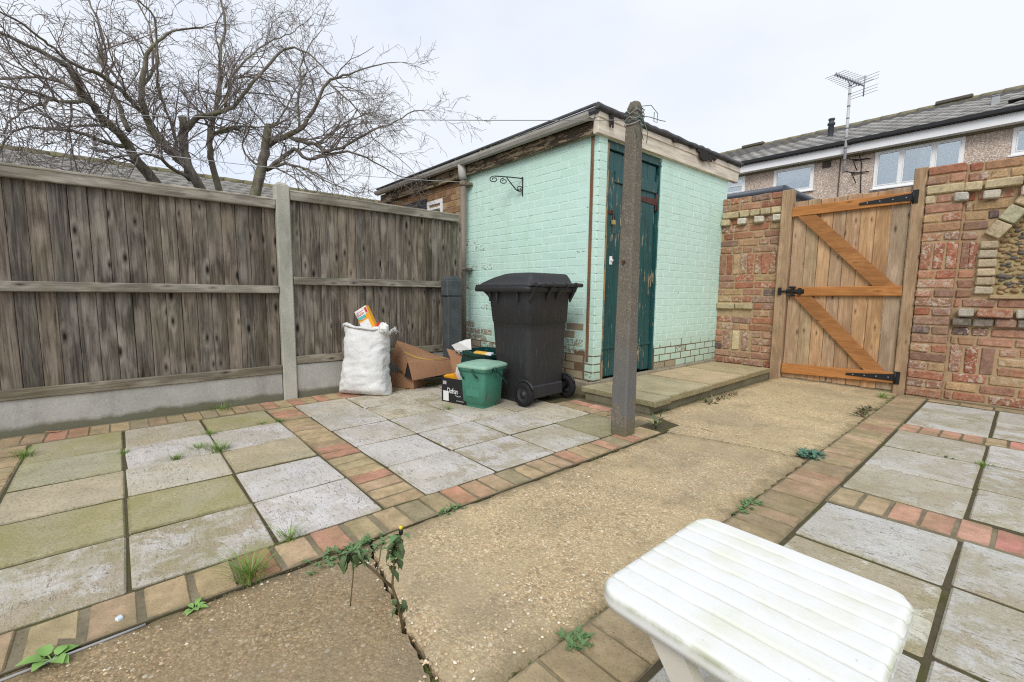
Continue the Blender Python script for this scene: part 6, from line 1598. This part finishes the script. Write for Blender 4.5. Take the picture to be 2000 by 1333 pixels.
lobed('weed', -.735, 2.0, 30, .028, 'green weed at the path edge above the white table', .02, .10)
lobed('weed', -.76, 2.965, 60, .045, 'blue-green weed where the far crack meets the brick border', .045, .06, mk_leaf('blue_green_leaf', (.05, .15, .10), (.11, .22, .15)))
rosette('weed', -1.63, 2.755, 9, .085, .02, 'upright dark weed beside the washing line post foot', LEAFD, 2.2)
lobed('weed', -.30, 3.56, 14, .02, 'tiny green weeds in a terrace joint', .10, .01)
def deadclump(x, y, n, label, sx, sy):
    m_ = MB()
    for k in range(n):
        p = Vector((x+rz_.uniform(-sx, sx), y+rz_.uniform(-sy, sy), -.004)); d = Vector((rz_.uniform(-1, 1), rz_.uniform(-1, 1), rz_.uniform(.1, 1))).normalized(); leaf(m_, p, d, rz_.uniform(.03, .07), rz_.uniform(.008, .018), .6, rz_.choice([0, 0, 1]))
    return tag(obj('dead_weed', m_.mesh('dead_weed', [DEADM, LEAFD])), label, 'weed', 'withered weeds')
deadclump(-1.735, 4.0, 60, 'withered leaves along the front of the doorstep', .05, .32)
deadclump(-.80, 4.45, 70, 'brown withered plant at the right path edge before the gate', .035, .22)
# the tall wilting stem growing from the crack
t = tag(empty('tall_weed', (-1.05, .545, 0)), 'tall wilting weed with drooping dark leaves growing from the path crack', 'plant')
P0 = Vector((-1.055, .538, -.03)); P1 = Vector((-1.062, .524, .071)); P2 = Vector((-1.069, .511, .121)); P3 = Vector((-1.067, .514, .175)); P4v = Vector((-1.064, .519, .225)); P5 = Vector((-1.057, .533, .266))
obj('stem', MB().tube([P0, P1, P2, P3, P4v, P5], [.0045, .0045, .004, .003, .0026, .0018], 6).mesh('stem', STEMM), t)
Q = [P2, Vector((-1.087, .475, .169)), Vector((-1.100, .449, .202)), Vector((-1.111, .426, .234)), Vector((-1.123, .403, .222))]
obj('stem', MB().tube(Q, [.004, .0035, .003, .0024, .0018], 6).tube([Q[1], Q[1]+Vector((-.02, .02, .03)), Q[1]+Vector((-.03, .03, .06))], .0018, 5).tube([Q[3], Vector((-1.113, .422, .17)), Vector((-1.116, .417, .12)), Vector((-1.118, .414, .085))], .0018, 5).mesh('stem', STEMM), t)
def leaves(pts, n, L_, w, droop, mat, nm='leaf'):
    for _ in range(n):
        p = Vector(rz_.choice(pts))+Vector((rz_.uniform(-.012, .012), rz_.uniform(-.012, .012), rz_.uniform(-.012, .012))); a = rz_.uniform(0, 2*PI); m_ = MB()
        leaf(m_, p, (math.cos(a), math.sin(a), droop+rz_.uniform(-.4, .4)), L_*rz_.uniform(.6, 1.15), w*rz_.uniform(.7, 1.2), .7); obj(nm, m_.mesh(nm, mat), t)
leaves([P3, P4v, P4v, P5, P3.lerp(P4v, .5), P4v.lerp(P5, .5)], 26, .034, .021, -.9, LEAFD)
leaves([P4v, P5], 8, .026, .018, .3, LEAFG)
leaves([P1, P1.lerp(P2, .5)], 8, .028, .015, -1.3, LEAFD)
leaves([Q[3], Q[4], Q[2].lerp(Q[3], .5)], 30, .030, .018, -.8, LEAFD)
leaves([Q[3], Q[2]], 16, .034, .008, .5, LEAFG)
obj('flower_bud', MB().lathe([(.001, 0), (.006, .006), (.006, .016), (.003, .02)], 8, 'z', (P5.x, P5.y, P5.z)).mesh('flower_bud', BLACKM), t)
obj('flower', MB().lathe([(.004, .02), (.006, .026), (.001, .029)], 8, 'z', (P5.x, P5.y, P5.z)).mesh('flower', m_plain('yellow_petal', (.75, .6, .04), .6)), t)
# moss in the joints and along wall feet
m = MB(); rm = random.Random(9)
def mossrun(x0, y0, x1, y1, n, w, s0=.003, s1=.009, z=-.020):
    s0, s1, n = s0*.6, s1*.6, int(n*1.7)
    for _ in range(n):
        u = rm.random(); x = x0+(x1-x0)*u+rm.uniform(-w, w); y = y0+(y1-y0)*u+rm.uniform(-w, w); s_ = rm.uniform(s0, s1)
        if math.sin(u*23+x0*7)+math.sin(u*51+y0*3) < -.5: continue
        m.lathe([(s_*1.2, 0), (s_, s_*.4), (s_*.45, s_*.75), (.0005, s_*.8)], 5, 'z', (x, y, z))
mossrun(-.93, .52, -.76, .51, 130, .012, .004, .013, -.03)
mossrun(-1.60, 2.74, -.76, 2.97, 60, .006, .002, .006, -.012)
mossrun(-4.085, -.8, -4.085, 1.0, 260, .010, .004, .013, -.02); mossrun(-4.085, 1.1, -4.09, 2.5, 70, .008, .003, .008, -.02)
mossrun(-3.8, -.445, -1.73, -.445, 60, .006, .003, .008); mossrun(-3.8, .385, -1.73, .385, 60, .005, .003, .007)
mossrun(-.093, .5, -.093, 5.3, 170, .006, .003, .008); mossrun(-.53, 1.05, .3, 1.08, 30, .005, .003, .007); mossrun(-.53, 1.93, .3, 1.96, 60, .005, .003, .007); mossrun(-.535, .8, -.535, 5.3, 120, .005, .003, .006)
mossrun(-1.86, 3.0, -1.80, 5.4, 170, .03, .004, .014, -.008); mossrun(-2.5, 5.5, -1.9, 5.57, 90, .02, .004, .012, -.01); mossrun(-.7, 5.5, .5, 5.56, 150, .012, .004, .012, -.014); mossrun(-.77, 4.6, -.76, 5.45, 60, .012, .003, .010, -.008)
mossrun(-1.545, -.3, -1.545, 2.7, 150, .006, .003, .007, -.012); mossrun(-.75, .6, -.75, 5.3, 120, .006, .003, .007, -.012)
tag(obj('moss', m.mesh('ground_moss', MOSS)), kind='stuff')
tag(obj('wood_splinter', MB().box(-.035, .035, -.006, .006, -.003, .003, .002, .002).mesh('wood_splinter', CARD), None, (-4.04, -.37, .004), rot=(.05, .1, 1.35)), 'pale splinter of wood lying at the foot of the gravel board', 'litter')
tag(obj('foil_scrap', MB().box(-.007, .007, -.008, .008, 0, .009, .002, .001).mesh('foil_scrap', m_plain('foil', (.62, .72, .82), .35, .6)), None, (-1.60, -.055, -.004), rot=(0, 0, .5)), 'tiny pale blue scrap lying between two border bricks', 'litter')
tag(obj('trailing_wire', MB().tube([(-1.50, -.40, .01), (-1.51, -.30, .0), (-1.52, -.18, -.002), (-1.525, -.08, -.003), (-1.53, .0, -.004)], .0035, 6).tube([(-1.52, -.32, .002), (-1.55, -.36, .01), (-1.53, -.42, .008)], .003, 5).mesh('trailing_wire', WIRE)), 'grey wire lying along the path edge at the bottom left', 'wire')
